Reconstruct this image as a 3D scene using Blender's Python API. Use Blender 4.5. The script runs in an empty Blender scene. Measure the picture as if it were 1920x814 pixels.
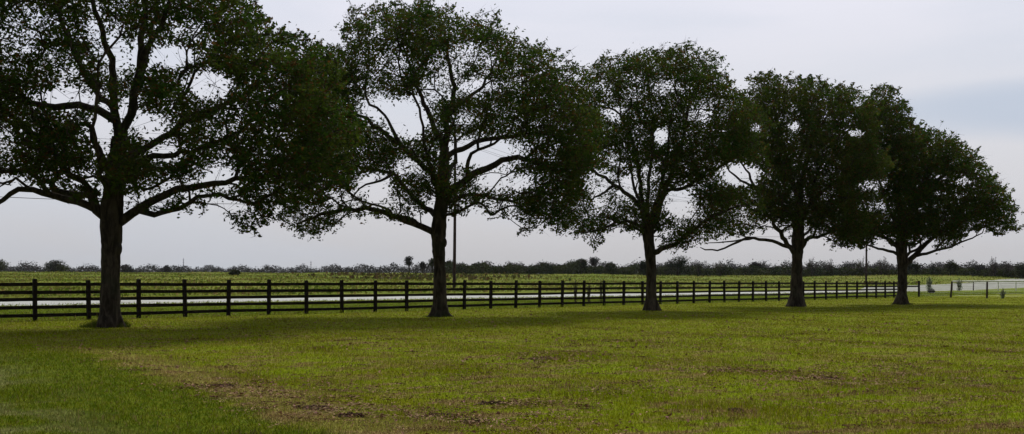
import bpy, math, random
import numpy as np
from mathutils import Vector
random.seed(7); RNG = np.random.default_rng(11)
F = 2000.0; HOR = 530.0; CAMZ = 1.5
SC = bpy.context.scene; COL = SC.collection
def lin(r, g, b):
    def f(c):
        c /= 255.0
        return c/12.92 if c <= .04045 else ((c+.055)/1.055)**2.4
    return (f(r), f(g), f(b), 1)
def W(px, py, Y): return np.array([(px-960)/F*Y, Y, CAMZ+(HOR-py)/F*Y])

# ------------------------------------------------------------------ terrain
FP = np.array([-18.6, 41.6]); FD = np.array([.661, .7504]); FN = np.array([-.7504, .661])
def fdist(x, y): return (x-FP[0])*FN[0]+(y-FP[1])*FN[1]
def sstep(a, b, v):
    t = np.clip((v-a)/(b-a), 0, 1); return t*t*(3-2*t)
def terrain(x, y):
    x = np.asarray(x, float); y = np.asarray(y, float)
    b = np.clip(x/np.maximum(y, 20), -.62, .62)
    Y0 = 74.5/(.661-.7504*b)
    u = np.where(y > 20, y-Y0, -80)
    ramp = 8*np.logaddexp(0, u/8)
    z = .0182*(ramp-12*np.logaddexp(0, (ramp-265)/12))
    z = np.where(u > -60, z, 0)
    # low bank at the far right, and a step up where the road swings away
    z = z + 1.3*np.exp(-((x-128)/34)**2-((y-292)/34)**2)
    z = z + .55*sstep(45, 120, x)*sstep(175, 225, y)
    far = sstep(330, 700, y)
    z = z*(1-.45*far)
    d = fdist(x, y)
    und = .05*np.sin(x*.55+1)*np.sin(y*.42)+.03*np.sin(x*1.3+y*.9)
    z = z+und*sstep(2, 12, np.abs(d))*(1-sstep(14, 20, d)*(1-sstep(48, 60, d)))*.8*(1-sstep(25, 34, y)*(1-sstep(60, 80, y))*.5)
    rough = .25*np.sin(x*.11+2)*np.sin(y*.09)+.15*np.sin(x*.31)*np.sin(y*.23+1)
    z = z+rough*sstep(60, 100, d)
    return z
def tz(x, y): return float(terrain(x, y))
def ground_at(px, py_hint=None, Y=None):
    X = (px-960)/F*Y; return np.array([X, Y, tz(X, Y)])

# ------------------------------------------------------------------ mesh helpers
def mesh_np(name, verts, faces_flat, loop_total, mats, parent=None, smooth=True, mat_idx=None):
    me = bpy.data.meshes.new(name)
    verts = np.asarray(verts, np.float32); faces_flat = np.asarray(faces_flat, np.int32); loop_total = np.asarray(loop_total, np.int32)
    me.vertices.add(len(verts)); me.vertices.foreach_set('co', verts.ravel())
    me.loops.add(len(faces_flat)); me.loops.foreach_set('vertex_index', faces_flat)
    me.polygons.add(len(loop_total))
    st = np.concatenate([[0], np.cumsum(loop_total)[:-1]]).astype(np.int32)
    me.polygons.foreach_set('loop_start', st); me.polygons.foreach_set('loop_total', loop_total)
    me.polygons.foreach_set('use_smooth', np.full(len(loop_total), smooth))
    if mat_idx is not None: me.polygons.foreach_set('material_index', np.asarray(mat_idx, np.int32))
    me.update(calc_edges=True); me.validate()
    for m in (mats if isinstance(mats, (list, tuple)) else [mats]): me.materials.append(m)
    o = bpy.data.objects.new(name, me); COL.objects.link(o)
    if parent: o.parent = parent
    return o
class MB:
    def __init__(s): s.v = []; s.f = []; s.lt = []; s.mi = []; s.n = 0
    def add(s, verts, faces, mi=0):
        s.v.append(np.asarray(verts, float).reshape(-1, 3))
        for f in faces:
            s.f.extend([i+s.n for i in f]); s.lt.append(len(f)); s.mi.append(mi)
        s.n += len(s.v[-1])
    def box(s, c, half, R=None, mi=0, taper=1.0, bev=0):
        hx, hy, hz = half
        base = [(-hx,-hy,-hz),(hx,-hy,-hz),(hx,hy,-hz),(-hx,hy,-hz)]
        top = [(x*taper, y*taper, hz) for x, y, _ in base]
        v = np.array(base+top, float)
        if bev: v = np.array([(x*.999, y*.999, z) for x, y, z in v])
        if R is not None: v = v@np.array(R).T
        s.add(v+np.asarray(c), [(3,2,1,0),(4,5,6,7),(0,1,5,4),(1,2,6,5),(2,3,7,6),(3,0,4,7)], mi)
    def tube(s, pts, rad, n=6, mi=0, prof=None, cap=True):
        pts = np.asarray(pts, float); m = len(pts)
        tan = np.gradient(pts, axis=0); tan /= np.linalg.norm(tan, axis=1, keepdims=True)+1e-9
        ref = np.array([0,1.,0]) if abs(tan[0][1]) < .8 else np.array([1.,0,0])
        rings = []; u = np.cross(ref, tan[0]); u /= np.linalg.norm(u)
        a = np.linspace(0, 2*np.pi, n, endpoint=False)
        for i in range(m):
            u = u-tan[i]*np.dot(u, tan[i]); u /= np.linalg.norm(u)+1e-9
            w = np.cross(tan[i], u)
            r = rad[i]*np.ones(n) if prof is None else rad[i]*prof(i, a)
            rings.append(pts[i]+np.outer(np.cos(a)*r, u)+np.outer(np.sin(a)*r, w))
        v = np.concatenate(rings); fs = []
        for i in range(m-1):
            for j in range(n):
                k = (j+1) % n
                fs.append((i*n+j, i*n+k, (i+1)*n+k, (i+1)*n+j))
        if cap: fs.append(tuple(range((m-1)*n, m*n))); fs.append(tuple(range(n-1, -1, -1)))
        s.add(v, fs, mi)
    def raw(s, verts, quads, mi=0):
        s.v.append(verts); q = (quads+s.n)
        s.f.extend(q.ravel().tolist()); s.lt.extend([quads.shape[1]]*len(quads)); s.mi.extend([mi]*len(quads)); s.n += len(verts)
    def build(s, name, mats, parent=None, origin=(0,0,0), smooth=True):
        v = np.concatenate(s.v)-np.asarray(origin)
        return mesh_np(name, v, s.f, s.lt, mats, parent, smooth, s.mi)
def empty(name, loc):
    o = bpy.data.objects.new(name, None); o.location = [float(c) for c in loc]; COL.objects.link(o); o.empty_display_size = .3; return o
def tag(o, label=None, cat=None, group=None, kind=None):
    if label: o['label'] = label
    if cat: o['category'] = cat
    if group: o['group'] = group
    if kind: o['kind'] = kind
    return o
def leafquads(c, L, Wd, rng, up=0.0, droop=0.0):
    """rhombus leaves: centres c (N,3), lengths, widths; returns verts, quads"""
    N = len(c)
    d = rng.normal(size=(N, 3)); d[:, 2] = d[:, 2]*.7+up-droop; d /= np.linalg.norm(d, axis=1, keepdims=True)
    t = rng.normal(size=(N, 3)); t = np.cross(d, t); t /= np.linalg.norm(t, axis=1, keepdims=True)+1e-9
    n = np.cross(d, t)
    L = np.asarray(L).reshape(-1, 1); Wd = np.asarray(Wd).reshape(-1, 1)
    v = np.stack([c-d*L*.5, c+t*Wd*.5+d*L*.12+n*Wd*.12, c+d*L*.5, c-t*Wd*.5+d*L*.12+n*Wd*.12], axis=1).reshape(-1, 3)
    q = np.arange(4*N).reshape(N, 4)
    return v, q

# ------------------------------------------------------------------ materials
class NT:
    def __init__(s, mat): s.t = mat.node_tree; s.n = s.t.nodes; s.l = s.t.links
    def node(s, typ, **kw):
        n = s.n.new(typ)
        for k, v in kw.items(): setattr(n, k, v)
        return n
    def link(s, a, b): s.l.new(a, b)
    def math(s, op, a, b=None, c=None, clamp=False):
        n = s.node('ShaderNodeMath', operation=op); n.use_clamp = clamp
        for i, x in enumerate((a, b, c)):
            if x is None: continue
            if isinstance(x, (int, float)): n.inputs[i].default_value = x
            else: s.link(x, n.inputs[i])
        return n.outputs[0]
    def mix(s, f, a, b):
        n = s.node('ShaderNodeMix', data_type='RGBA')
        for i, x in ((0, f), (6, a), (7, b)):
            if isinstance(x, (int, float)): n.inputs[i].default_value = x
            elif isinstance(x, tuple): n.inputs[i].default_value = x
            else: s.link(x, n.inputs[i])
        return n.outputs[2]
    def ss(s, v, a, b, lo=0., hi=1.):
        n = s.node('ShaderNodeMapRange', interpolation_type='SMOOTHSTEP')
        s.link(v, n.inputs[0]); n.inputs[1].default_value = a; n.inputs[2].default_value = b
        n.inputs[3].default_value = lo; n.inputs[4].default_value = hi
        return n.outputs[0]
    def noise(s, vec, scale, detail=3, rough=.55, dist=0., sx=None):
        if sx:
            m = s.node('ShaderNodeMapping'); m.inputs['Scale'].default_value = sx; s.link(vec, m.inputs[0]); vec = m.outputs[0]
        n = s.node('ShaderNodeTexNoise'); s.link(vec, n.inputs['Vector'])
        n.inputs['Scale'].default_value = scale; n.inputs['Detail'].default_value = detail
        n.inputs['Roughness'].default_value = rough; n.inputs['Distortion'].default_value = dist
        return n.outputs[0]
def newmat(name):
    m = bpy.data.materials.new(name); m.use_nodes = True; nt = NT(m); nt.n.clear()
    out = nt.node('ShaderNodeOutputMaterial'); return m, nt, out
def bsdf(nt, out, col, rough=.9, spec=.1, bump=None, bs=.5, bd=.05, trans=None):
    p = nt.node('ShaderNodeBsdfPrincipled'); p.inputs['Roughness'].default_value = rough
    p.inputs['Specular IOR Level'].default_value = spec
    if isinstance(col, tuple): p.inputs['Base Color'].default_value = col
    else: nt.link(col, p.inputs['Base Color'])
    if bump is not None:
        b = nt.node('ShaderNodeBump'); b.inputs['Strength'].default_value = bs; b.inputs['Distance'].default_value = bd
        nt.link(bump, b.inputs['Height']); nt.link(b.outputs[0], p.inputs['Normal'])
    if trans:
        t = nt.node('ShaderNodeBsdfTranslucent')
        if isinstance(col, tuple): t.inputs[0].default_value = col
        else: nt.link(col, t.inputs[0])
        mx = nt.node('ShaderNodeMixShader'); mx.inputs[0].default_value = trans
        nt.link(p.outputs[0], mx.inputs[1]); nt.link(t.outputs[0], mx.inputs[2]); nt.link(mx.outputs[0], out.inputs[0])
    else: nt.link(p.outputs[0], out.inputs[0])
    return p
def rgb(r, g, b): return (r, g, b, 1)
def mat_leaf(name, a, b, c, trans=.25, nscale=.9):
    m, nt, out = newmat(name)
    g = nt.node('ShaderNodeNewGeometry'); r = g.outputs['Random Per Island']; pos = g.outputs['Position']
    n = nt.noise(pos, nscale, 2)
    col = nt.mix(nt.ss(n, .38, .62), a, b)
    col = nt.mix(nt.math('GREATER_THAN', r, .86), col, c)
    hv = nt.node('ShaderNodeHueSaturation'); nt.link(col, hv.inputs['Color'])
    nt.link(nt.math('ADD', nt.math('MULTIPLY', nt.math('FRACT', nt.math('MULTIPLY', r, 17.3)), .8), .6), hv.inputs['Value'])
    bsdf(nt, out, hv.outputs[0], .8, .05, trans=trans); return m
def mat_bark(name, a, b, scale=6):
    m, nt, out = newmat(name)
    g = nt.node('ShaderNodeNewGeometry'); pos = g.outputs['Position']
    n1 = nt.noise(pos, scale, 5, .65, .4, sx=(1, 1, .28)); n2 = nt.noise(pos, 1.1, 3)
    n3 = nt.noise(pos, 3.0, 3, .6, 0, sx=(1, 1, .7))
    col = nt.mix(nt.ss(n1, .35, .65), a, b); col = nt.mix(nt.ss(n2, .52, .7, 0, .6), col, rgb(.030, .036, .020))
    col = nt.mix(nt.ss(n3, .62, .74, 0, .5), col, rgb(.085, .08, .07))
    bsdf(nt, out, col, .95, .05, bump=n1, bs=.9, bd=.04); return m
M = {}
M['leaf'] = mat_leaf('oak leaves', rgb(.027, .060, .006), rgb(.055, .076, .009), rgb(.085, .045, .012), .34)
M['leaf_olive'] = mat_leaf('olive oak leaves', rgb(.031, .062, .007), rgb(.060, .076, .010), rgb(.085, .050, .014), .34)
M['bark'] = mat_bark('oak bark', rgb(.022, .017, .013), rgb(.075, .060, .045))
M['far_leaf'] = mat_leaf('scrub leaves', rgb(.012, .024, .007), rgb(.050, .062, .016), rgb(.050, .034, .024), .12, .22)
M['far_leaf_grey'] = mat_leaf('dull scrub leaves', rgb(.020, .028, .020), rgb(.046, .040, .036), rgb(.055, .040, .042), .12, .2)
M['twig'] = mat_leaf('bare twigs', rgb(.10, .075, .07), rgb(.13, .10, .085), rgb(.08, .09, .05), .1, .3)
M['pale_leaf'] = mat_leaf('pale willow leaves', rgb(.16, .22, .12), rgb(.24, .29, .17), rgb(.30, .28, .20), .3, 2)
M['weed'] = mat_leaf('weed stems', rgb(.095, .130, .014), rgb(.165, .165, .030), rgb(.17, .13, .045), .35, .10)
M['dark_grass'] = mat_leaf('dark green rank grass', rgb(.030, .055, .006), rgb(.055, .075, .010), rgb(.09, .08, .02), .2, 2)  # uncut grass and weeds, dark green as their own colour
M['brown_weed'] = mat_leaf('brown weed', rgb(.060, .062, .014), rgb(.095, .065, .025), rgb(.06, .075, .016), .25, .3)

def grass_colour(nt, pos):
    sep = nt.node('ShaderNodeSeparateXYZ'); nt.link(pos, sep.inputs[0]); x, y = sep.outputs[0], sep.outputs[1]
    flat = nt.node('ShaderNodeCombineXYZ'); nt.link(x, flat.inputs[0]); nt.link(y, flat.inputs[1]); v = flat.outputs[0]
    big = nt.noise(v, .12, 3, .5); mid = nt.noise(v, .7, 4, .6, .6); sm = nt.noise(v, 4.2, 4, .65, .5); fine = nt.noise(v, 16, 3, .7)
    lime = rgb(.172, .218, .004); olive = rgb(.155, .168, .004); deep = rgb(.074, .108, .003); tan = rgb(.275, .205, .078); brown = rgb(.120, .066, .030); soil = rgb(.030, .018, .012)
    col = nt.mix(nt.ss(mid, .40, .62), lime, olive)
    col = nt.mix(nt.ss(big, .50, .68, 0, .55), col, rgb(.145, .170, .003))
    col = nt.mix(nt.ss(sm, .50, .68, 0, .6), col, rgb(.110, .118, .003))
    # mowing strip: line running from (-8.8, 22.2) to (-1.8, 10.3)
    side = nt.math('ADD', nt.math('MULTIPLY', nt.math('ADD', x, 8.8), .862), nt.math('MULTIPLY', nt.math('ADD', y, -22.2), .507))
    side = nt.math('ADD', side, nt.math('MULTIPLY', nt.math('ADD', mid, -.5), 1.9))
    near = nt.ss(y, 20, 27, 1, 0)
    dcol = nt.mix(nt.ss(sm, .4, .62), deep, rgb(.115, .135, .006))
    dcol = nt.mix(nt.math('MULTIPLY', nt.ss(mid, .43, .58, 0, .85), nt.ss(side, -2.6, -.9, 1, 0)), dcol, rgb(.185, .180, .070))
    dark = nt.math('MULTIPLY', nt.ss(side, -.35, .3, 1, 0), near)
    strip = nt.math('MULTIPLY', nt.math('MULTIPLY', nt.ss(side, -.1, .25), nt.ss(side, .5, 1.6, 1, 0)), near)
    # dead thatch, denser towards the camera
    th = nt.noise(v, 1.5, 5, .72, .8, sx=(.6, 1.7, 1))
    thresh = nt.ss(th, .50, .58)
    nearmask = nt.ss(y, 11, 46, .9, .42)
    col = nt.mix(nt.math('MULTIPLY', thresh, nearmask), col, nt.mix(nt.ss(fine, .4, .6), tan, brown))
    col = nt.mix(nt.math('MULTIPLY', strip, nt.ss(fine, .3, .6, .15, .65)), col, tan)
    col = nt.mix(dark, col, dcol)
    so = nt.noise(v, 1.7, 4, .68, .3, sx=(.5, 1.7, 1))
    col = nt.mix(nt.math('MULTIPLY', nt.ss(so, .60, .66), nt.ss(side, -.5, .5, .2, .85)), col, rgb(.085, .038, .020))
    col = nt.mix(nt.math('MULTIPLY', nt.ss(so, .66, .71), .9), col, soil)
    # rougher, browner pasture beyond the road
    d = nt.math('ADD', nt.math('MULTIPLY', nt.math('ADD', x, 18.6), -.7504), nt.math('MULTIPLY', nt.math('ADD', y, -41.6), .661))
    pn = nt.noise(v, .09, 5, .6, .5, sx=(.5, 1.6, 1)); pn2 = nt.noise(v, .5, 4, .6)
    past = nt.mix(nt.ss(pn, .42, .6), rgb(.110, .150, .014), rgb(.17, .175, .030))
    past = nt.mix(nt.ss(pn2, .5, .68, 0, .7), past, rgb(.085, .105, .014))
    past = nt.mix(nt.ss(pn, .60, .72, 0, .6), past, rgb(.15, .11, .045))
    col = nt.mix(nt.ss(d, 36, 46), col, past)
    verge = nt.math('MULTIPLY', nt.ss(d, -2, 3), nt.ss(d, 20, 26, 1, 0))
    col = nt.mix(nt.math('MULTIPLY', verge, .6), col, rgb(.085, .135, .012))
    return col, fine, sm, side
m, nt, out = newmat('grass ground'); g = nt.node('ShaderNodeNewGeometry')
col, fine, sm, side = grass_colour(nt, g.outputs['Position'])
ff = nt.noise(g.outputs['Position'], 38, 3, .7)
hgt = nt.math('ADD', nt.math('MULTIPLY', fine, .6), nt.math('MULTIPLY', ff, .5))
hgt = nt.math('ADD', hgt, nt.math('MULTIPLY', sm, .8))
dk = nt.mix(nt.ss(ff, .35, .6, .45, 0), col, rgb(.028, .034, .006))
bsdf(nt, out, dk, .95, .02, bump=hgt, bs=.8, bd=.06); M['ground'] = m
m, nt, out = newmat('grass blades'); g = nt.node('ShaderNodeNewGeometry')
col, fine, sm, side = grass_colour(nt, g.outputs['Position'])
hv = nt.node('ShaderNodeHueSaturation'); nt.link(col, hv.inputs['Color'])
r = g.outputs['Random Per Island']
nt.link(nt.math('ADD', nt.math('MULTIPLY', r, .9), .65), hv.inputs['Value'])
nt.link(nt.math('ADD', nt.math('MULTIPLY', nt.math('FRACT', nt.math('MULTIPLY', r, 23.7)), .05), .475), hv.inputs['Hue'])
c2 = nt.mix(nt.math('GREATER_THAN', nt.math('FRACT', nt.math('MULTIPLY', r, 7.9)), .93), hv.outputs[0], rgb(.21, .155, .07))
bsdf(nt, out, c2, .9, .02, trans=.3); M['blade'] = m
m, nt, out = newmat('dead leaves'); g = nt.node('ShaderNodeNewGeometry'); r = g.outputs['Random Per Island']
c = nt.mix(r, rgb(.17, .085, .04), rgb(.34, .20, .12)); c = nt.mix(nt.math('GREATER_THAN', nt.math('FRACT', nt.math('MULTIPLY', r, 9.1)), .8), c, rgb(.20, .09, .08))
bsdf(nt, out, c, .8, .1); M['litter'] = m
m, nt, out = newmat('dead grass'); g = nt.node('ShaderNodeNewGeometry'); r = g.outputs['Random Per Island']; n = nt.noise(g.outputs['Position'], .8, 3)
c = nt.mix(nt.ss(n, .42, .58), rgb(.11, .052, .026), rgb(.27, .18, .10)); c = nt.mix(nt.math('GREATER_THAN', r, .7), c, rgb(.06, .028, .018))
bsdf(nt, out, c, .9, .03); M['thatch'] = m
m, nt, out = newmat('dark soil'); g = nt.node('ShaderNodeNewGeometry'); n = nt.noise(g.outputs['Position'], 30, 4, .7)
bsdf(nt, out, nt.mix(n, rgb(.026, .014, .009), rgb(.095, .055, .034)), .95, .05, bump=n, bs=1, bd=.03); M['soil'] = m
m, nt, out = newmat('pale gravel'); g = nt.node('ShaderNodeNewGeometry'); n = nt.noise(g.outputs['Position'], .5, 5, .65, .3); n2 = nt.noise(g.outputs['Position'], 6, 3)
c = nt.mix(nt.ss(n, .4, .65), rgb(.36, .365, .35), rgb(.26, .26, .22)); c = nt.mix(nt.ss(n2, .6, .75, 0, .5), c, rgb(.36, .35, .27))
sp_ = nt.node('ShaderNodeSeparateXYZ'); nt.link(g.outputs['Position'], sp_.inputs[0])
n3 = nt.noise(g.outputs['Position'], .16, 6, .7, .6)
c = nt.mix(nt.math('MULTIPLY', nt.ss(sp_.outputs[0], 40, 75), nt.ss(n3, .35, .6, .45, 1)), c, rgb(.16, .165, .13))
c = nt.mix(nt.ss(n3, .58, .68, 0, .5), c, rgb(.13, .13, .08))
bsdf(nt, out, c, .85, .1, bump=n2, bs=.4, bd=.02); M['gravel'] = m
m, nt, out = newmat('creosoted board'); g = nt.node('ShaderNodeNewGeometry'); n = nt.noise(g.outputs['Position'], 9, 4, .6, .3, sx=(1, 1, 2.2)); n2 = nt.noise(g.outputs['Position'], 1.2, 2)
c = nt.mix(nt.ss(n, .35, .7), rgb(.010, .007, .007), rgb(.024, .017, .014)); c = nt.mix(nt.ss(n2, .6, .75, 0, .6), c, rgb(.038, .030, .024))
bsdf(nt, out, c, .85, .12, bump=n, bs=.5, bd=.01); M['board'] = m
m, nt, out = newmat('old timber'); g = nt.node('ShaderNodeNewGeometry'); n = nt.noise(g.outputs['Position'], 5, 4, .6, .3, sx=(1, 1, .2))
bsdf(nt, out, nt.mix(nt.ss(n, .35, .7), rgb(.030, .018, .016), rgb(.065, .045, .038)), .85, .1, bump=n, bs=.5, bd=.02); M['timber'] = m
m, nt, out = newmat('pale weathered rail'); g = nt.node('ShaderNodeNewGeometry'); n = nt.noise(g.outputs['Position'], 2.5, 4, .6)
bsdf(nt, out, nt.mix(nt.ss(n, .4, .7), rgb(.72, .72, .62), rgb(.50, .48, .38)), .7, .3); M['pale'] = m
m, nt, out = newmat('galvanised wire'); p = bsdf(nt, out, rgb(.35, .35, .33), .5, .4); p.inputs['Metallic'].default_value = .6; M['wire'] = m
m, nt, out = newmat('black cable'); bsdf(nt, out, rgb(.03, .03, .035), .6, .2); M['cable'] = m
m, nt, out = newmat('porcelain'); bsdf(nt, out, rgb(.18, .14, .12), .3, .5); M['insul'] = m
m, nt, out = newmat('grey steel'); bsdf(nt, out, rgb(.10, .10, .12), .6, .3); M['steel'] = m

# ------------------------------------------------------------------ ground and road
def axis(segs):
    o = [segs[0][0]]
    for a, b, st in segs:
        n = max(1, int(round((b-a)/st))); o += list(np.linspace(a, b, n+1)[1:])
    return np.array(o)
xs = axis([(-900, -300, 50), (-300, -80, 8), (-80, -25, 2), (-25, 25, .5), (25, 100, 2), (100, 220, 4), (220, 420, 10), (420, 1000, 50)])
ys = axis([(-30, 4, 2), (4, 50, .5), (50, 140, 1.5), (140, 380, 4), (380, 700, 16), (700, 1400, 70)])
gx, gy = np.meshgrid(xs, ys); gz = terrain(gx, gy)
V = np.stack([gx, gy, gz], -1).reshape(-1, 3); nx, ny = len(xs), len(ys)
ii = np.arange(nx*ny).reshape(ny, nx)
Q = np.stack([ii[:-1, :-1], ii[:-1, 1:], ii[1:, 1:], ii[1:, :-1]], -1).reshape(-1, 4)
g_ = mesh_np('ground', V, Q.ravel(), np.full(len(Q), 4), M['ground']); tag(g_, kind='structure')
# road: parallel to the fence, d from 25 to 37, then flaring towards the right
mb = MB(); rows = []
ts = np.linspace(-110, 330, 221)
for t in ts:
    row = []
    fl = sstep(158, 192, t)
    for k in np.linspace(0, 1, 9):
        d = (25+1.0*math.sin(t*.05)*.4+fl*-1.5)+(12.5+fl*11)*k+.15*math.sin(t*.7+k*20)*(k in (0, 1))
        p = FP+FD*t+FN*d
        row.append((p[0], p[1], tz(p[0], p[1])+.035+.04*math.sin(math.pi*k)-(.07 if k in (0, 1) else 0)))
    rows.append(row)
v = np.array(rows).reshape(-1, 3); n9 = 9
fs = [(i*n9+j+1, i*n9+j, (i+1)*n9+j, (i+1)*n9+j+1) for i in range(len(ts)-1) for j in range(n9-1)]
mb.add(v, fs); tag(mb.build('road', M['gravel']), kind='structure')

# ------------------------------------------------------------------ lawn blades (near), weeds
def blades(name, n, ylo, yhi, h, w, mat, rng, lean=.5, margin=1.5, seg=1, patch=None):
    u = rng.random(n); Y = ylo*(yhi/ylo)**u          # density falls with distance
    X = (rng.random(n)*2-1)*.48*margin*Y
    if patch is not None:
        k = patch(X, Y, rng); X = X[k]; Y = Y[k]; n = len(X)
    Z = terrain(X, Y)
    H = h*(.5+rng.random(n))*(Y/ylo)**.12; Wd = w*(.6+.8*rng.random(n))*(Y/ylo)**.8
    az = rng.random(n)*2*np.pi; lx = np.cos(az)*lean*H*rng.random(n)*1.3; ly = np.sin(az)*lean*H*rng.random(n)*1.3
    fa = rng.random(n)*np.pi; wx = np.cos(fa)*Wd/2; wy = np.sin(fa)*Wd/2
    P = np.stack([X, Y, Z-.005], 1)
    A = P-np.stack([wx, wy, 0*wx], 1); B = P+np.stack([wx, wy, 0*wx], 1)
    mid = P+np.stack([lx*.4, ly*.4, H*.65], 1); C = mid+np.stack([wx, wy, 0*wx], 1)*.7; D = mid-np.stack([wx, wy, 0*wx], 1)*.7
    T = P+np.stack([lx, ly, H], 1)
    v = np.stack([A, B, C, D, T], 1).reshape(-1, 3)
    b = np.arange(n)*5
    quads = np.stack([b, b+1, b+2, b+3], 1); tris = np.stack([b+3, b+2, b+4], 1)
    fl = np.concatenate([quads.ravel(), tris.ravel()]); lt = np.concatenate([np.full(n, 4), np.full(n, 3)])
    return mesh_np(name, v, fl, lt, mat, smooth=False)
o = blades('lawn_grass', 720000, 9.6, 112, .033, .0062, M['blade'], RNG, .9)
tag(o, 'short mown lawn grass covering the whole foreground up to the trees', 'grass', kind='stuff')
def tall_patch(X, Y, rng):
    n = np.sin(X*1.7+3)*np.sin(Y*1.1+1)+np.sin(X*.6)*np.sin(Y*.9+2)
    return (n+rng.random(len(X))*.8) > 1.15
o = blades('grass_tuft', 115000, 9.6, 45, .068, .007, M['blade'], RNG, .6, patch=tall_patch)
tag(o, 'longer grass tufts scattered unevenly through the mown lawn', 'grass', kind='stuff')
# dead leaves on the lawn
n = 11000; u = RNG.random(n); Y = 9.8*(55/9.8)**u; X = (RNG.random(n)*2-1)*.7*Y
nn = np.sin(X*.9+1.3)*np.sin(Y*.7)+np.sin(X*2.3)*np.sin(Y*2.9+1)*.8; sd = (X+8.8)*.862+(Y-22.2)*.507
k = (nn+RNG.random(n)*1.1+np.where(sd < 0, -.7, 0)) > 1.0; X = X[k]; Y = Y[k]
for sx_, sy_, sr_ in ((585, 772, .3), (655, 785, .3), (825, 776, .35), (880, 787, .3), (925, 753, .4), (1020, 677, .5), (412, 728, .4), (480, 750, .3), (1380, 700, .5), (1550, 712, .4), (1050, 780, .4), (1200, 640, .8), (1660, 650, .8)):
    yy = F*CAMZ/(sy_-HOR); xx = (sx_-960)/F*yy
    X = np.append(X, xx+RNG.normal(size=60)*sr_*1.6); Y = np.append(Y, yy+RNG.normal(size=60)*sr_*.7)
c = np.stack([X, Y, terrain(X, Y)+.028], 1); s_ = .022*(Y/10)**.6*(.6+RNG.random(len(X)))
d = RNG.normal(size=(len(X), 3)); d[:, 2] *= .25; d /= np.linalg.norm(d, axis=1, keepdims=True)
up = RNG.normal(size=(len(X), 3))*.35+np.array([0, 0, 1]); t = np.cross(up, d); t /= np.linalg.norm(t, axis=1, keepdims=True); nrm = np.cross(d, t)
s_ = s_[:, None]
v = np.stack([c-d*s_, c+t*s_*.55+nrm*s_*.3, c+d*s_, c-t*s_*.55+nrm*s_*.3], 1).reshape(-1, 3)
o = mesh_np('leaf_litter', v, np.arange(len(v)), np.full(len(c), 4), M['litter'], smooth=False)
tag(o, 'fallen brown leaves scattered over the lawn', 'leaves', kind='stuff')

# small mats of dead thatch lying in the turf
rng = np.random.default_rng(91); cs = []; sz = []
SPOTS = ((585, 772), (655, 785), (825, 776), (880, 787), (925, 753), (1020, 677), (412, 728), (1550, 712), (1380, 700), (1200, 730), (1680, 690), (480, 748), (1050, 760), (1100, 735), (1130, 640))
for it in range(980):
    py = 612+200*rng.random()**.9; px = 120+1900*rng.random()
    if it < 260:
        a_, b_ = SPOTS[it % len(SPOTS)]; px = a_+rng.normal()*42; py = max(605, b_+rng.normal()*9)
    yy = F*CAMZ/(py-HOR); xx = (px-960)/F*yy
    if (xx+8.8)*.862+(yy-22.2)*.507 < -.3: continue
    if math.sin(xx*.5+1)*math.sin(yy*.35)+.6*rng.random() < -.15 and it >= 260: continue
    r_ = (.05+.16*rng.random()**2)*(yy/12)**.75; k = int(16+26*rng.random()); a = rng.normal(size=(k, 2))*np.array([r_*1.25, r_*.7])
    X = xx+a[:, 0]; Y = yy+a[:, 1]; cs.append(np.stack([X, Y, terrain(X, Y)+.024+.014*rng.random(k)], 1)); sz.append(np.full(k, .026*(yy/12)**.7))
c = np.concatenate(cs); L = np.concatenate(sz)
v, q = leafquads(c, L*(1+1.6*rng.random(len(c))), L*.7, rng); v[:, 2] = np.repeat(c[:, 2], 4)+(v[:, 2]-np.repeat(c[:, 2], 4))*.35
o = mesh_np('dead_thatch', v, q.ravel(), np.full(len(q), 4), M['thatch'], smooth=False); tag(o, 'small brown and reddish mats of dead grass scattered over the lawn', 'dead grass', kind='stuff')

def soil_clump(px, py, rad, label, seed, depth=.5):
    r = np.random.default_rng(seed); Y = F*CAMZ/(py-HOR); p = ground_at(px, Y=Y)
    mb = MB(); nr, na = 7, 22; vs = []; ph = r.random(6)*6.28
    for i in range(nr):
        q = i/(nr-1)
        for j in range(na):
            a = j/na*2*np.pi; R = rad*1.25*(1+.3*math.sin(2*a+ph[0])+.22*math.sin(3*a+ph[1])+.2*math.sin(7*a+ph[2])+.12*math.sin(11*a+ph[4]))
            z = .026*(1-q**2.5)*(1+.7*math.sin(5*a*q+ph[3]+q*9))+r.normal()*.007
            vs.append((math.cos(a)*R*q, math.sin(a)*R*q*depth, z-.012 if i == nr-1 else z))
    fs = [(i*na+j, i*na+(j+1) % na, (i+1)*na+(j+1) % na, (i+1)*na+j)[::-1] for i in range(nr-1) for j in range(na)]
    mb.add(vs, fs)
    for _ in range(14):
        a = r.random()*6.28; q = r.random()**.5*rad*1.15; s = .008+r.random()*.014
        mb.box((math.cos(a)*q, math.sin(a)*q*depth, s*.6+.015), (s, s*.8, s*.7), taper=.6)
    o = mb.build('soil_clump', M['soil']); o.location = p; tag(o, label, 'soil', 'lumps of dark soil in the lawn')
for i, a in enumerate([(585, 772, .17, 'largest dark lump of bare soil in the near lawn beside the green mown strip'),
    (655, 785, .13, 'small dark soil lump just right of the largest one'),
    (825, 776, .16, 'long thin dark soil patch right of the two soil lumps at lower left'),
    (880, 787, .12, 'dark soil patch nearest the bottom of the photo, left of centre'),
    (925, 753, .15, 'dark soil patch in brown thatch near the middle of the lawn'),
    (1020, 677, .26, 'reddish dark bare patch in the middle distance of the lawn'),
    (1550, 712, .18, 'dark soil patch far out on the right side of the lawn'),
    (1380, 772, .07, 'tiny dark clod alone in green grass at lower right'),
    (412, 728, .17, 'dark soil patch on the tan mown strip at left')]):
    soil_clump(a[0], a[1], a[2], a[3], 50+i, .45)

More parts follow.
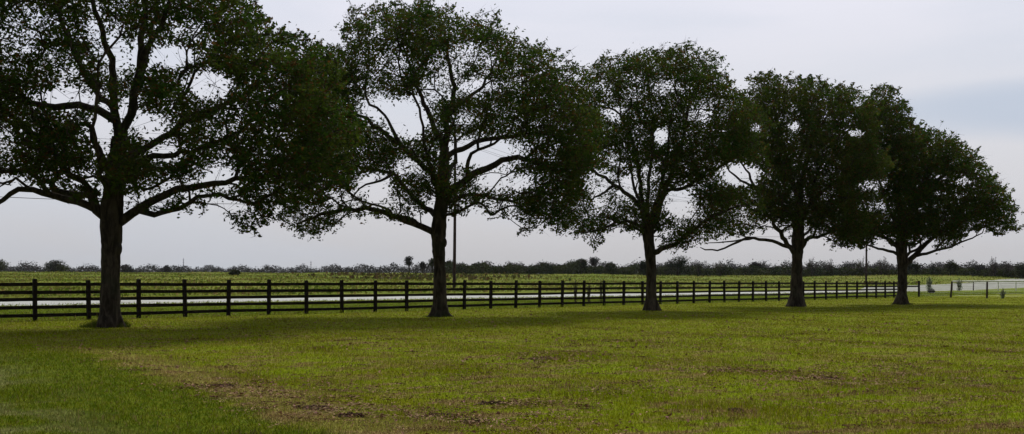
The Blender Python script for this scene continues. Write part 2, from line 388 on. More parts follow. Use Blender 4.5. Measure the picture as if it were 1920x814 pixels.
# ------------------------------------------------------------------ trees
def in_poly(px, py, poly):
    poly = np.asarray(poly, float); x0, y0 = poly.T; x1, y1 = np.roll(x0, -1), np.roll(y0, -1)
    P = px[:, None]; Q = py[:, None]
    c = ((y0 > Q) != (y1 > Q)) & (P < (x1-x0)*(Q-y0)/(y1-y0+1e-9)+x0)
    return c.sum(1) % 2 == 1
def poly_dist(px, py, poly):
    poly = np.asarray(poly, float); a = poly; b = np.roll(poly, -1, 0); p = np.stack([px, py], 1)[:, None]
    ab = b-a; t = np.clip(((p-a)*ab).sum(-1)/((ab**2).sum(-1)+1e-9), 0, 1)
    return np.sqrt((((a+t[..., None]*ab)-p)**2).sum(-1)).min(1)
def resample(pts, step):
    pts = np.asarray(pts, float); n = len(pts)
    P = np.vstack([2*pts[0]-pts[1], pts, 2*pts[-1]-pts[-2]]); out = []
    for i in range(n-1):
        p0, p1, p2, p3 = P[i], P[i+1], P[i+2], P[i+3]; L = np.linalg.norm(p2[:3]-p1[:3]); m = max(1, int(round(L/step)))
        for k in range(m):
            t = k/m
            out.append(.5*((2*p1)+(-p0+p2)*t+(2*p0-5*p1+4*p2-p3)*t*t+(-p0+3*p1-3*p2+p3)*t**3))
    out.append(pts[-1]); return np.array(out)
def build_tree(spec):
    rng = np.random.default_rng(spec['seed']); Yt = spec['Y']; s = F/Yt
    bx, by = spec['base']; base = np.array([(bx-960)/F*Yt, Yt, tz((bx-960)/F*Yt, Yt)])
    root = empty('oak_tree', base); tag(root, spec['label'], 'tree', 'row of oak trees along the board fence')
    dz = base[2]-(CAMZ+(HOR-by)/F*Yt)                     # keep the drawn trunk on the real ground
    def P(px, py, off=0.): p = W(px, py, Yt); p[1] += off; p[2] += dz*np.clip((py-HOR)/(by-HOR), 0, 1); return p
    pos = []; par = []; plen = []; limb = []; rmin = []; dirs = []
    def add(p, pa, lb, r=0.):
        pos.append(p); par.append(pa); limb.append(lb); rmin.append(r)
        if pa >= 0:
            dv = p-pos[pa]; L = np.linalg.norm(dv); plen.append(plen[pa]+L); dirs.append(dv/(L+1e-9))
        else: plen.append(0.); dirs.append(np.array([0, 0, 1.]))
        return len(pos)-1
    # trunk
    tr = [tuple(P(a, b, o))+(w/s/2,) for a, b, w, o in spec['trunk']]
    tr = resample(np.array(tr), .3); prev = -1; trunk_ids = []
    for q in tr: prev = add(q[:3], prev, 0, q[3]); trunk_ids.append(prev)
    lid = 0; start_taper = {}
    for L in spec['limbs']:
        pts = [P(a, b, o) for a, b, o in L['p']]; r0 = L['w']/s/2
        lid += 1; A = np.array(pos); j = int(np.argmin(((A-pts[0])**2).sum(1)*(1+.0*A[:, 0])))
        rs = resample(np.array(pts), .35)
        rs[1:] += rng.normal(size=(len(rs)-1, 3))*np.array([.035, .07, .035])
        pa = j; m = len(rs); mylimb = limb[j] if L.get('sub') else lid
        for i, p in enumerate(rs):
            if i == 0 and np.linalg.norm(p-pos[j]) < .25: continue
            pa = add(p, pa, mylimb, r0*(1-.72*i/m))
    # foliage clump centres
    poly = np.array(spec['crown'], float); lo = poly.min(0); hi = poly.max(0); R = spec['R']
    N = spec['n']; cl = []
    cell = spec.get('gap', .50); seen = {}
    tries = 0
    while len(cl) < N and tries < 80:
        tries += 1
        px = lo[0]+rng.random(4000)*(hi[0]-lo[0]); py = lo[1]+rng.random(4000)*(hi[1]-lo[1])
        ok = in_poly(px, py, poly); px = px[ok]; py = py[ok]
        d = poly_dist(px, py, poly)/s; h = np.sqrt(np.clip(np.minimum(d, R)*(2*R-np.minimum(d, R)), .02, None))*spec.get('flat', 1.)
        u = rng.random(len(px))*2-1; u = np.sign(u)*np.abs(u)**.6
        off = u*h
        keep = rng.random(len(px)) < (.30+.70*np.abs(u)**2+.35*np.exp(-d/.8))
        # projected position of the offset point, for the gaps seen in the crown
        k2 = Yt/(Yt+off); qx = 960+(px-960)*k2; qy = HOR+(py-HOR)*k2
        keep &= in_poly(qx, qy, poly) & (poly_dist(qx, qy, poly)/s > .30) & (d > .22)
        for hx, hy, rx, ry, st in HOLES:
            e = ((qx-hx)/(rx+4))**2+((qy-hy)/(ry+4))**2
            keep &= ~((e < 1.35) & (rng.random(len(px)) < st))
        for i in np.nonzero(keep)[0]:
            p = P(px[i], py[i], off[i]); key = tuple((p/cell).astype(int))
            if seen.get(key, 0) >= 1: continue
            seen[key] = 1; cl.append(p)
            if len(cl) >= N: break
    # thin shoots standing out of the outline
    ctr = poly.mean(0); nb = len(poly); csz = [1.]*len(cl)
    for _ in range(spec.get('shoots', 260)):
        a = rng.integers(0, nb); t = rng.random(); e = poly[a]*(1-t)+poly[(a+1) % nb]*t; dv = e-ctr; dv /= np.linalg.norm(dv)+1e-9
        if e[1] > ctr[1] and rng.random() < .4: continue
        q = rng.random()**1.3*.42*s-.22*s; up = np.array([0, -1.]) if e[1] < ctr[1] else np.array([0, .6])
        e = e+(dv*.5+up*.5)*q; cl.append(P(e[0], e[1], rng.normal()*.7)); csz.append(.42)
    cl = np.array(cl); N = len(cl); csz = np.array(csz)
    # grow branches: cheapest connection to the existing skeleton
    A = np.array(pos); PL = np.array(plen); D = np.array(dirs); elig = A[:, 2] > P(0, spec['fork'], 0)[2]-.2
    best = np.full(N, 1e9); bi = np.zeros(N, int); alive = np.ones(N, bool)
    def upd(idx):
        nonlocal best, bi
        a = np.array([pos[i] for i in idx]); pl = np.array([plen[i] for i in idx]); dd = np.array([dirs[i] for i in idx])
        v = cl[:, None]-a[None]; dist = np.linalg.norm(v, axis=2)+1e-6
        cs = (v*dd[None]).sum(2)/dist
        cost = dist*(1+.55*np.clip(.35-cs, 0, 2))+.28*pl[None]
        j = cost.argmin(1); c = cost[np.arange(N), j]; m = c < best; best[m] = c[m]; bi[m] = np.array(idx)[j[m]]
    upd([i for i in range(len(pos)) if elig[i]])
    tips = []
    for _ in range(N):
        b = np.where(alive, best, 1e9); i = int(b.argmin()); alive[i] = False
        j = bi[i]; p0 = pos[j]; p1 = cl[i]; L = np.linalg.norm(p1-p0); m = max(1, int(math.ceil(L/.45))); new = []; pa = j
        bend = dirs[j]*min(L, 1.6)*(.22 if csz[i] > .5 else .08)+rng.normal(size=3)*L*.05+np.array([0, 0, .05*L])
        for q in range(1, m+1):
            t = q/m; p = p0+(p1-p0)*t+bend*math.sin(math.pi*t)*(.8)
            pa = add(p, pa, limb[j]); new.append(pa)
        tips.append(pa); upd(new)
    n = len(pos); kids = [[] for _ in range(n)]
    for i in range(n):
        if par[i] >= 0: kids[par[i]].append(i)
    acc = np.zeros(n); tipset = set(tips); tr_ = spec.get('tipr', .0072)
    for i in range(n-1, -1, -1):
        if i in tipset: acc[i] += tr_**2.05
        if acc[i] == 0: acc[i] = tr_**2.05
        if par[i] >= 0: acc[par[i]] += acc[i]
    rad = np.maximum(acc**(1/2.05), np.array(rmin)); tset = set(trunk_ids)
    for i in range(1, n):
        if i not in tset: rad[i] = min(rad[i], rad[par[i]]*1.0)
    builders = {}
    # trunk with flared, lobed foot
    tb = MB(); T = np.array([pos[i] for i in trunk_ids]); tr_r = np.array([rmin[i] for i in trunk_ids]); z0 = T[0][2]
    T[0][2] -= .12; ph = rng.random(8)*6.28
    def prof(i, a):
        hh = max(0., T[i][2]-z0); fl = math.exp(-hh/.28)
        return 1+fl*(.26*np.cos(5*a+ph[0])+.16*np.cos(3*a+ph[1]))+.05*np.sin(2*a+ph[2]+hh*1.1)+.045*np.sin(6*a+ph[3]+hh*2.2)+.03*np.sin(11*a+hh*5)
    # refine the trunk rings
    tt = np.linspace(0, len(T)-1, len(T)*3); Tn = np.stack([np.interp(tt, range(len(T)), T[:, k]) for k in range(3)], 1); Rn = np.interp(tt, range(len(T)), tr_r)
    Rn *= 1+.03*np.sin(tt*2.1+ph[4])+.02*np.sin(tt*5.3)
    T = Tn
    tb.tube(T, Rn, 28, prof=prof)
    for kx, ky, kr, ko in spec.get('knots', []):
        c = P(kx, ky, ko); vs = []; nr = 6
        pts = [c+np.array([0, 0, z*1.5]) for z in np.linspace(-kr, kr, 7)]
        tb.tube(pts, [kr*math.sqrt(max(.02, 1-(z/kr)**2)) for z in np.linspace(-kr, kr, 7)], 10)
    builders[0] = tb
    # branch chains
    stack = [(trunk_ids[0], None)]; done = np.zeros(n, bool)
    order = []
    for i in range(n):
        if not kids[i]: continue
        ks = sorted(kids[i], key=lambda k: -rad[k])
        if i in tset:
            for k in ks:
                if k not in tset: order.append((i, k))
        else:
            for k in ks[1:]: order.append((i, k))
    for i, k in order:
        ch = [i, k]; c = k
        while kids[c]: c = max(kids[c], key=lambda q: rad[q]); ch.append(c)
        pts = np.array([pos[q] for q in ch]); rr = np.array([rad[q] for q in ch]); rr[0] = rr[1]*1.25 if rad[i] > rr[1]*1.5 else rr[1]
        rr[-1] *= .6
        sides = 10 if rr[1] > .08 else 7 if rr[1] > .035 else 4
        lb = limb[k]; builders.setdefault(lb, MB()).tube(pts, rr, sides, cap=rr[1] > .03)
    for lb in sorted(builders):
        nm = 'trunk' if lb == 0 else 'limb'
        builders[lb].build(nm, M['bark'], root, origin=base)
    # leaves and end twigs
    k = spec['leaves']; cb = MB(); sp = spec.get('spread', .27)
    ws = (.7+.6*rng.random(N))*csz
    cc = np.repeat(cl, k, 0); w = np.repeat(ws, k)[:, None]
    g = rng.normal(size=(len(cc), 3))*np.array([1, 1, .72])*sp*w
    # sub-clumping: leaves gather round three or four shoots of each clump
    sh = rng.normal(size=(N, 4, 3))*sp*np.array([1.35, 1.35, 1.0])
    pick = rng.integers(0, 4, len(cc)); ci = np.repeat(np.arange(N), k)
    cc = cc+sh[ci, pick]*w+g*.55
    ln = spec.get('leaf', .15)
    keep = rng.random(len(cc)) < np.repeat(np.clip(csz, .35, 1), k)
    kk = 1/cc[:, 1]*F; qx = 960+cc[:, 0]*kk; qy = HOR-(cc[:, 2]-CAMZ)*kk
    for hx, hy, rx, ry, st in HOLES:
        e = (((qx-hx)/rx)**2+((qy-hy)/ry)**2)*(1+.45*np.sin(qx*.30+hx)*np.sin(qy*.36+hy)+.35*np.sin(qx*.71+qy*.5))
        keep &= ~((e < .95+.25*rng.random(len(qx))) & (rng.random(len(qx)) < st*.97))
    keep &= in_poly(qx, qy, poly) | (poly_dist(qx, qy, poly)/s < .06+.62*np.clip(.45+.5*np.sin(qx*s**-.3*.55)*np.sin(qy*s**-.3*.6+1)+.35*np.sin(qx*.33+qy*.29), 0, 1)**1.5)
    cc = cc[keep]
    v, q = leafquads(cc, ln*(.6+.8*rng.random(len(cc))), ln*.52*(.7+.6*rng.random(len(cc))), rng, up=.0, droop=.25)
    cb.raw(v, q, 0)
    a = np.repeat(cl, 4, 0); b = a+(sh*ws[:, None, None]).reshape(-1, 3)*1.25
    ax = b-a; pr = np.cross(ax, np.array([.3, .5, 1.])); pr /= np.linalg.norm(pr, axis=1, keepdims=True)+1e-9; pr *= .007
    p2 = np.cross(ax, pr); p2 /= np.linalg.norm(p2, axis=1, keepdims=True)+1e-9; p2 *= .007
    tv = np.stack([a-pr-p2, a+pr-p2, a+p2, b], 1).reshape(-1, 3); bb = np.arange(len(a))*4
    cb.raw(tv, np.concatenate([np.stack([bb, bb+1, bb+3], 1), np.stack([bb+1, bb+2, bb+3], 1), np.stack([bb+2, bb, bb+3], 1)]), 1)
    cb.build('crown', [M[spec.get('mat', 'leaf')], M['bark']], root, origin=base, smooth=False)
    return root

TREES = []
TREES.append(dict(seed=1, Y=35.3, base=(205, 615), fork=410, R=5.2, n=1900, leaves=86, leaf=.134, spread=.27,
    label='largest oak at the left edge, its crown cut off by the photo top',
    trunk=[(205, 615, 50, 0), (205, 604, 43, 0), (206, 590, 36, 0), (206, 560, 34, 0), (207, 520, 34, 0), (208, 480, 36, 0), (209, 450, 37, 0), (208, 425, 40, 0), (209, 400, 42, 0), (212, 370, 38, 0), (214, 330, 34, .1), (217, 290, 29, .2), (220, 255, 26, .2)],
    knots=[(219, 466, .20, -.06)],
    limbs=[dict(w=17, p=[(205, 420, 0), (185, 395, -.1), (150, 380, -.2), (108, 368, -.3), (54, 357, -.4), (30, 366, -.4), (0, 387, -.5), (-60, 410, -.6)]),
        dict(w=19, p=[(214, 425, 0), (243, 400, .1), (270, 384, .2), (324, 351, .5), (389, 340, .8), (449, 327, 1.0), (520, 320, 1.3)]),
        dict(w=12, p=[(262, 392, .1), (290, 400, 0), (324, 397, -.2), (378, 373, -.5), (422, 368, -.6), (470, 380, -.8)], sub=1),
        dict(w=15, p=[(213, 350, .1), (238, 335, -.2), (262, 311, -.5), (303, 297, -.8), (346, 297, -1.1), (400, 285, -1.3), (470, 260, -1.5)]),
        dict(w=16, p=[(214, 335, 0), (195, 305, .2), (172, 275, .3), (162, 240, .5), (140, 225, .8), (100, 250, 1.2)]),
        dict(w=16, p=[(218, 300, .1), (243, 284, .4), (270, 265, .8), (303, 238, 1.2), (324, 216, 1.5), (380, 182, 1.9), (416, 162, 2.2), (470, 120, 2.6)]),
        dict(w=12, p=[(324, 216, 1.5), (365, 205, 1.2), (400, 190, .9), (440, 195, .8)], sub=1),
        dict(w=18, p=[(220, 255, .2), (212, 225, .2), (208, 178, .2), (205, 108, .1), (190, 60, 0), (180, 0, -.2), (175, -80, -.3)]),
        dict(w=16, p=[(213, 232, .2), (192, 208, -.3), (178, 203, -.5), (124, 208, -.9), (70, 200, -1.2), (0, 180, -1.5), (-80, 170, -1.8)]),
        dict(w=13, p=[(208, 200, .2), (170, 170, .5), (130, 110, .9), (95, 50, 1.3), (60, -20, 1.8)]),
        dict(w=18, p=[(220, 258, .2), (235, 228, 0), (254, 198, -.2), (270, 135, -.5), (281, 81, -.8), (290, 0, -1), (310, -80, -1.2)]),
        dict(w=12, p=[(227, 243, .1), (236, 205, .5), (240, 150, 1.0), (250, 60, 1.6), (260, -30, 2.0)]),
        dict(w=13, p=[(270, 135, -.5), (310, 80, -1), (350, 20, -1.6), (390, -40, -2)], sub=1),
        dict(w=14, p=[(212, 380, 0), (220, 350, -1.2), (240, 320, -2.4), (255, 250, -3.6)]),
        dict(w=14, p=[(211, 372, 0), (200, 340, 1.4), (190, 310, 2.8), (170, 240, 4.0)])],
    crown=[(-230, 380), (-250, 250), (-250, 60), (-200, -60), (-110, -140), (0, -180), (140, -200), (280, -180), (390, -110), (450, -30), (485, 25), (505, 60), (560, 72), (608, 98), (640, 128), (628, 172), (668, 210), (680, 262), (648, 298), (662, 335), (610, 362), (560, 385), (522, 412), (480, 418), (455, 434), (425, 395), (380, 385), (360, 392), (320, 385), (285, 395), (262, 393), (255, 370), (225, 360), (200, 370), (180, 372), (150, 365), (90, 352), (40, 340), (0, 345), (-60, 385), (-140, 400)],
    holes=[(190, 252, 22, 44, 1), (325, 105, 36, 18, 1), (260, 95, 13, 28, 1), (392, 160, 42, 24, .97), (130, 186, 68, 20, .9), (243, 212, 22, 30, .95), (283, 237, 30, 22, .8), (415, 335, 36, 20, .98), (310, 286, 36, 16, .9), (415, 385, 30, 14, 1),
        (50, 45, 46, 42, .55), (272, 372, 36, 10, .8), (178, 40, 12, 60, .8), (0, 265, 30, 30, .7), (205, 100, 20, 40, .7), (20, 350, 40, 20, 1), (335, 350, 50, 14, .7), (195, 345, 12, 20, .8), (430, 230, 40, 30, .4), (225, 105, 18, 30, .8), (350, 60, 26, 20, .6), (100, 130, 40, 30, .4), (150, 330, 30, 12, .6)],
    extra=[]))
TREES.append(dict(seed=2, Y=46.9, base=(825, 594), fork=425, R=4.9, n=1560, leaves=76, leaf=.135, spread=.29,
    label='tall oak in front of the wooden power pole, second from the left edge',
    trunk=[(825, 594, 43, 0), (825, 584, 32, 0), (825, 570, 25, 0), (825, 540, 24, 0), (824, 500, 23, 0), (823, 470, 24, 0), (822, 440, 27, 0), (824, 410, 26, 0), (828, 380, 24, 0), (830, 340, 22, 0), (832, 305, 19, .1), (834, 275, 16, .1)],
    knots=[(831, 455, .17, -.05), (817, 471, .16, -.05)],
    limbs=[dict(w=13, p=[(822, 440, 0), (807, 432, 0), (774, 419, -.2), (709, 397, -.6), (660, 396, -.9), (628, 402, -1.1), (596, 413, -1.3), (570, 425, -1.4)]),
        dict(w=12, p=[(826, 410, 0), (796, 389, .3), (758, 351, .6), (736, 324, .9), (693, 311, 1.3), (660, 305, 1.6)]),
        dict(w=6, p=[(736, 324, .9), (700, 340, .6), (668, 352, .3), (655, 385, .1)], sub=1),
        dict(w=12, p=[(829, 350, 0), (785, 303, -.4), (731, 259, -.9), (682, 224, -1.3), (640, 210, -1.6)]),
        dict(w=8, p=[(753, 276, -.7), (735, 240, -.5), (722, 216, -.4), (693, 197, -.2)], sub=1),
        dict(w=12, p=[(834, 285, .1), (817, 243, .3), (796, 200, .6), (774, 135, .9), (753, 81, 1.2)]),
        dict(w=13, p=[(834, 275, .1), (839, 216, -.1), (853, 178, -.3), (845, 124, -.5), (835, 60, -.7)]),
        dict(w=10, p=[(839, 216, -.1), (870, 185, .6), (905, 150, 1.2), (930, 100, 1.7)], sub=1),
        dict(w=17, p=[(828, 380, 0), (845, 358, -.2), (877, 336, -.5), (915, 320, -.9), (958, 303, -1.3), (1000, 312, -1.6), (1050, 330, -1.9)]),
        dict(w=8, p=[(876, 334, -.5), (881, 301, -.6), (897, 285, -.7), (919, 277, -.8), (940, 267, -.9), (985, 255, -1.0)], sub=1),
        dict(w=8, p=[(897, 285, -.7), (899, 260, -.5), (902, 240, -.3)], sub=1),
        dict(w=9, p=[(829, 385, 0), (855, 368, .4), (893, 360, .9), (931, 368, 1.3), (974, 379, 1.7), (996, 400, 2.0)]),
        dict(w=12, p=[(832, 300, .1), (855, 280, .4), (878, 268, .8), (908, 256, 1.2), (960, 245, 1.8), (1020, 220, 2.2)]),
        dict(w=11, p=[(828, 375, 0), (820, 345, -1.2), (808, 300, -2.4), (800, 230, -3.4)]),
        dict(w=11, p=[(830, 350, 0), (840, 320, 1.2), (850, 270, 2.4), (840, 200, 3.4)])],
    crown=[(645, 95), (650, 45), (665, 22), (690, 30), (705, 15), (735, 4), (765, 14), (800, 2), (835, 14), (870, 32), (905, 45), (930, 30), (942, 60), (985, 82), (1025, 98), (1075, 118), (1098, 150), (1100, 190), (1136, 232), (1116, 285), (1142, 325), (1104, 365), (1104, 400), (1055, 436), (1015, 414), (988, 438), (962, 400), (930, 412), (905, 385), (880, 382), (868, 405), (845, 400), (838, 372), (810, 365), (790, 395), (755, 412), (705, 405), (655, 400), (600, 442), (556, 432), (530, 405), (540, 330), (555, 230), (555, 130), (590, 85)],
    holes=[(762, 222, 40, 34, 1), (708, 200, 30, 20, .97), (905, 285, 72, 26, .98), (940, 340, 50, 16, .9), (700, 348, 34, 22, .95), (800, 175, 20, 20, .7), (895, 163, 34, 12, .85), (765, 312, 26, 14, .9), (645, 372, 30, 16, .7), (842, 120, 30, 30, .55), (690, 120, 24, 36, .45), (725, 378, 30, 12, .8), (835, 165, 22, 18, .6), (925, 385, 40, 12, .6), (870, 225, 22, 14, .6), (745, 120, 22, 26, .5), (610, 350, 25, 20, .5), (890, 100, 24, 18, .4), (590, 395, 25, 12, .5), (855, 330, 16, 18, .7)]))
TREES.append(dict(seed=3, Y=56.6, base=(1221, 583), fork=455, R=4.6, n=1240, leaves=68, leaf=.145, spread=.30,
    label='middle oak, third from the left, its trunk splitting low into a spray of thin limbs',
    trunk=[(1221, 583, 37, 0), (1221, 575, 29, 0), (1221, 562, 23, 0), (1221, 530, 19, 0), (1221, 500, 19, 0), (1219, 475, 20, 0), (1216, 450, 20, 0), (1213, 425, 20, 0), (1213, 400, 17, 0)],
    limbs=[dict(w=11, p=[(1220, 480, 0), (1240, 466, -.2), (1262, 458, -.4), (1293, 433, -.8), (1330, 410, -1.1), (1375, 390, -1.4)]),
        dict(w=10, p=[(1213, 405, 0), (1195, 380, .2), (1180, 363, .4), (1136, 330, .9), (1099, 311, 1.3), (1066, 303, 1.6)]),
        dict(w=6, p=[(1153, 344, .7), (1135, 360, .4), (1115, 370, .2), (1100, 390, 0)], sub=1),
        dict(w=8, p=[(1214, 435, 0), (1190, 420, -.4), (1160, 418, -.9), (1120, 432, -1.3), (1085, 440, -1.7)]),
        dict(w=9, p=[(1213, 400, 0), (1200, 360, -.3), (1194, 320, -.6), (1180, 260, -.9), (1158, 222, -1.1), (1131, 200, -1.3)]),
        dict(w=8, p=[(1213, 402, 0), (1218, 352, .4), (1228, 276, .8), (1225, 200, 1.0), (1220, 140, 1.2)]),
        dict(w=13, p=[(1215, 435, 0), (1230, 408, 0), (1239, 384, .1), (1248, 357, .2), (1262, 320, .5), (1285, 260, .9), (1300, 180, 1.3)]),
        dict(w=8, p=[(1248, 357, .2), (1282, 352, -.3), (1320, 330, -.8), (1370, 300, -1.3)], sub=1),
        dict(w=8, p=[(1215, 430, 0), (1222, 390, -1), (1235, 330, -2.2), (1240, 240, -3.2)]),
        dict(w=8, p=[(1215, 430, 0), (1208, 390, 1), (1195, 330, 2.2), (1190, 240, 3.2)])],
    crown=[(1060, 425), (1050, 380), (1070, 300), (1075, 210), (1090, 150), (1115, 125), (1140, 108), (1165, 112), (1190, 98), (1225, 95), (1250, 102), (1262, 90), (1292, 86), (1330, 102), (1352, 122), (1362, 150), (1378, 172), (1408, 190), (1446, 235), (1425, 275), (1450, 320), (1418, 358), (1432, 392), (1385, 432), (1345, 425), (1305, 455), (1270, 465), (1245, 455), (1240, 420), (1225, 435), (1195, 438), (1170, 420), (1130, 432), (1118, 462), (1095, 436), (1080, 440)],
    holes=[(1240, 256, 14, 12, 1), (1180, 352, 20, 24, .9), (1152, 212, 22, 12, .7), (1122, 340, 22, 24, .85), (1272, 380, 26, 26, .97), (1250, 162, 26, 10, .6), (1312, 212, 22, 10, .6), (1100, 392, 26, 20, .5), (1218, 330, 14, 26, .6), (1135, 390, 20, 14, .5), (1155, 300, 18, 12, .5), (1300, 400, 20, 14, .6), (1135, 160, 14, 10, .5), (1190, 180, 14, 10, .4)]))
TREES.append(dict(seed=4, Y=66.7, base=(1493, 575), fork=462, R=4.6, n=1350, leaves=66, leaf=.168, spread=.32, mat='leaf_olive',
    label='dense oak, fourth from the left, with a long bare lower limb reaching left',
    trunk=[(1493, 575, 39, 0), (1493, 567, 31, 0), (1493, 555, 23, 0), (1494, 530, 21, 0), (1494, 500, 20, 0), (1495, 480, 21, 0), (1496, 455, 23, 0), (1497, 425, 20, 0), (1498, 390, 16, 0), (1500, 350, 13, 0)],
    limbs=[dict(w=11, p=[(1494, 482, 0), (1480, 465, -.2), (1464, 445, -.4), (1450, 428, -.6), (1435, 405, -.8), (1400, 380, -1.1)]),
        dict(w=7, p=[(1478, 465, -.2), (1455, 455, -.3), (1430, 450, -.5), (1396, 448, -.8), (1362, 462, -1.1), (1328, 472, -1.4), (1304, 464, -1.6)], sub=1),
        dict(w=4, p=[(1410, 449, -.6), (1380, 452, -1.2), (1350, 456, -1.5), (1310, 458, -2)], sub=1),
        dict(w=10, p=[(1496, 470, 0), (1508, 458, .2), (1520, 447, .4), (1549, 439, .8), (1585, 428, 1.2)]),
        dict(w=9, p=[(1497, 420, 0), (1460, 375, .4), (1419, 349, .8), (1395, 335, 1.0), (1368, 309, 1.2)]),
        dict(w=6, p=[(1419, 349, .8), (1408, 325, .7), (1390, 300, .5)], sub=1),
        dict(w=10, p=[(1498, 380, 0), (1470, 300, -.5), (1450, 230, -1)]),
        dict(w=10, p=[(1500, 350, 0), (1520, 280, .5), (1540, 210, 1)]),
        dict(w=9, p=[(1498, 400, 0), (1550, 350, -.6), (1600, 310, -1.2)]),
        dict(w=9, p=[(1497, 430, 0), (1505, 380, -1.5), (1515, 300, -3.2)]),
        dict(w=9, p=[(1497, 430, 0), (1490, 380, 1.5), (1485, 300, 3.2)])],
    crown=[(1320, 450), (1330, 400), (1345, 320), (1375, 220), (1405, 175), (1412, 148), (1440, 138), (1470, 150), (1505, 152), (1530, 148), (1560, 165), (1590, 162), (1620, 178), (1645, 205), (1638, 255), (1672, 308), (1648, 350), (1662, 400), (1620, 440), (1600, 460), (1572, 462), (1545, 440), (1515, 432), (1495, 445), (1470, 425), (1435, 425), (1400, 435), (1360, 440)],
    holes=[(1388, 328, 36, 20, .98), (1375, 405, 30, 16, .5), (1605, 250, 14, 6, .95), (1490, 237, 8, 8, .9), (1418, 240, 9, 8, .8), (1400, 380, 20, 12, .5), (1445, 425, 14, 10, .9), (1500, 370, 7, 8, .6)]))
TREES.append(dict(seed=5, Y=73.2, base=(1691, 571), fork=478, R=4.8, n=1450, leaves=66, leaf=.178, spread=.33,
    label='rightmost oak of the row, its rounded crown sloping down to the right',
    trunk=[(1691, 571, 33, 0), (1691, 564, 25, 0), (1691, 552, 18, 0), (1692, 530, 17, 0), (1692, 508, 17, 0), (1692, 490, 18, 0), (1690, 465, 19, 0), (1690, 430, 16, 0), (1688, 380, 13, 0)],
    knots=[(1708, 489, .13, 0)],
    limbs=[dict(w=7, p=[(1691, 492, 0), (1682, 478, -.2), (1661, 470, -.4), (1633, 464, -.8), (1605, 455, -1.1)]),
        dict(w=8, p=[(1691, 480, 0), (1680, 458, .2), (1667, 445, .4), (1639, 436, .8), (1612, 425, 1.1), (1590, 400, 1.4)]),
        dict(w=12, p=[(1692, 505, 0), (1700, 492, 0), (1716, 479, 0), (1735, 460, .2), (1755, 445, .5), (1790, 420, .9)]),
        dict(w=6, p=[(1716, 479, 0), (1735, 475, -.2), (1752, 470, -.3), (1786, 460, -.6), (1830, 438, -1)], sub=1),
        dict(w=6, p=[(1700, 480, 0), (1718, 468, .3), (1740, 458, .5)], sub=1),
        dict(w=9, p=[(1688, 380, 0), (1670, 300, .4), (1665, 220, .7)]),
        dict(w=9, p=[(1689, 420, 0), (1740, 350, -.6), (1790, 320, -1), (1850, 350, -1.4)]),
        dict(w=9, p=[(1690, 440, 0), (1700, 380, -1.7), (1715, 300, -3.4)]),
        dict(w=9, p=[(1690, 440, 0), (1680, 380, 1.7), (1670, 300, 3.4)]),
        dict(w=8, p=[(1755, 445, .5), (1810, 410, .2), (1870, 400, -.2)], sub=1)],
    crown=[(1575, 440), (1575, 350), (1590, 260), (1625, 195), (1638, 168), (1668, 162), (1692, 180), (1704, 215), (1712, 240), (1755, 242), (1790, 262), (1825, 285), (1850, 322), (1872, 345), (1895, 372), (1908, 412), (1903, 430), (1880, 440), (1845, 425), (1815, 432), (1800, 452), (1765, 466), (1745, 450), (1725, 450), (1700, 462), (1675, 452), (1640, 450), (1610, 462), (1585, 460)],
    holes=[(1642, 345, 24, 10, .7), (1635, 385, 26, 10, .7), (1662, 395, 10, 12, .6), (1765, 332, 12, 5, .8), (1806, 340, 13, 7, .85), (1760, 362, 14, 4, .6), (1740, 455, 14, 8, .9), (1800, 368, 10, 4, .7), (1655, 452, 12, 8, .8), (1612, 355, 10, 8, .5)]))
HOLES = [h for t_ in TREES for h in t_['holes']]
for sp in TREES: build_tree(sp)

# tall grass round the foot of the nearest oak
def tuft_ring(px, py, n, R, h, label, seed):
    rng = np.random.default_rng(seed); Y = F*CAMZ/(py-HOR); p = ground_at(px, Y=Y); a = rng.random(n)*6.28; q = R*(.5+.75*rng.random(n)**1.8*(1+.35*np.sin(3*a+seed)))
    X = p[0]+np.cos(a)*q; Yv = p[1]+np.sin(a)*q; Z = terrain(X, Yv); H = h*(.4+rng.random(n))*(.75+.45*np.sin(2*a+seed)*np.sin(5*a))*(1.4-.55*q/R); l = rng.normal(size=(n, 2))*H[:, None]*.35; w = .009
    B = np.stack([X, Yv, Z], 1)-p
    v = np.stack([B-[w, 0, .02], B+[w, 0, -.02], B+np.stack([l[:, 0]*.4+w*.6, l[:, 1]*.4, H*.6], 1), B+np.stack([l[:, 0]*.4-w*.6, l[:, 1]*.4, H*.6], 1), B+np.stack([l[:, 0], l[:, 1], H], 1)], 1).reshape(-1, 3)
    b = np.arange(n)*5; fl = np.concatenate([np.stack([b, b+1, b+2, b+3], 1).ravel(), np.stack([b+3, b+2, b+4], 1).ravel()])
    o = mesh_np('grass_clump', v, fl, np.concatenate([np.full(n, 4), np.full(n, 3)]), M['dark_grass'], smooth=False); o.location = p
    tag(o, label, 'grass', kind='stuff')
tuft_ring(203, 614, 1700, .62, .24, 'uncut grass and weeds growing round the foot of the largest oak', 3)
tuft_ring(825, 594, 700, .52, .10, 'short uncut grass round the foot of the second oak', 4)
tuft_ring(1691, 571, 700, .6, .13, 'short uncut grass round the foot of the rightmost oak', 5)

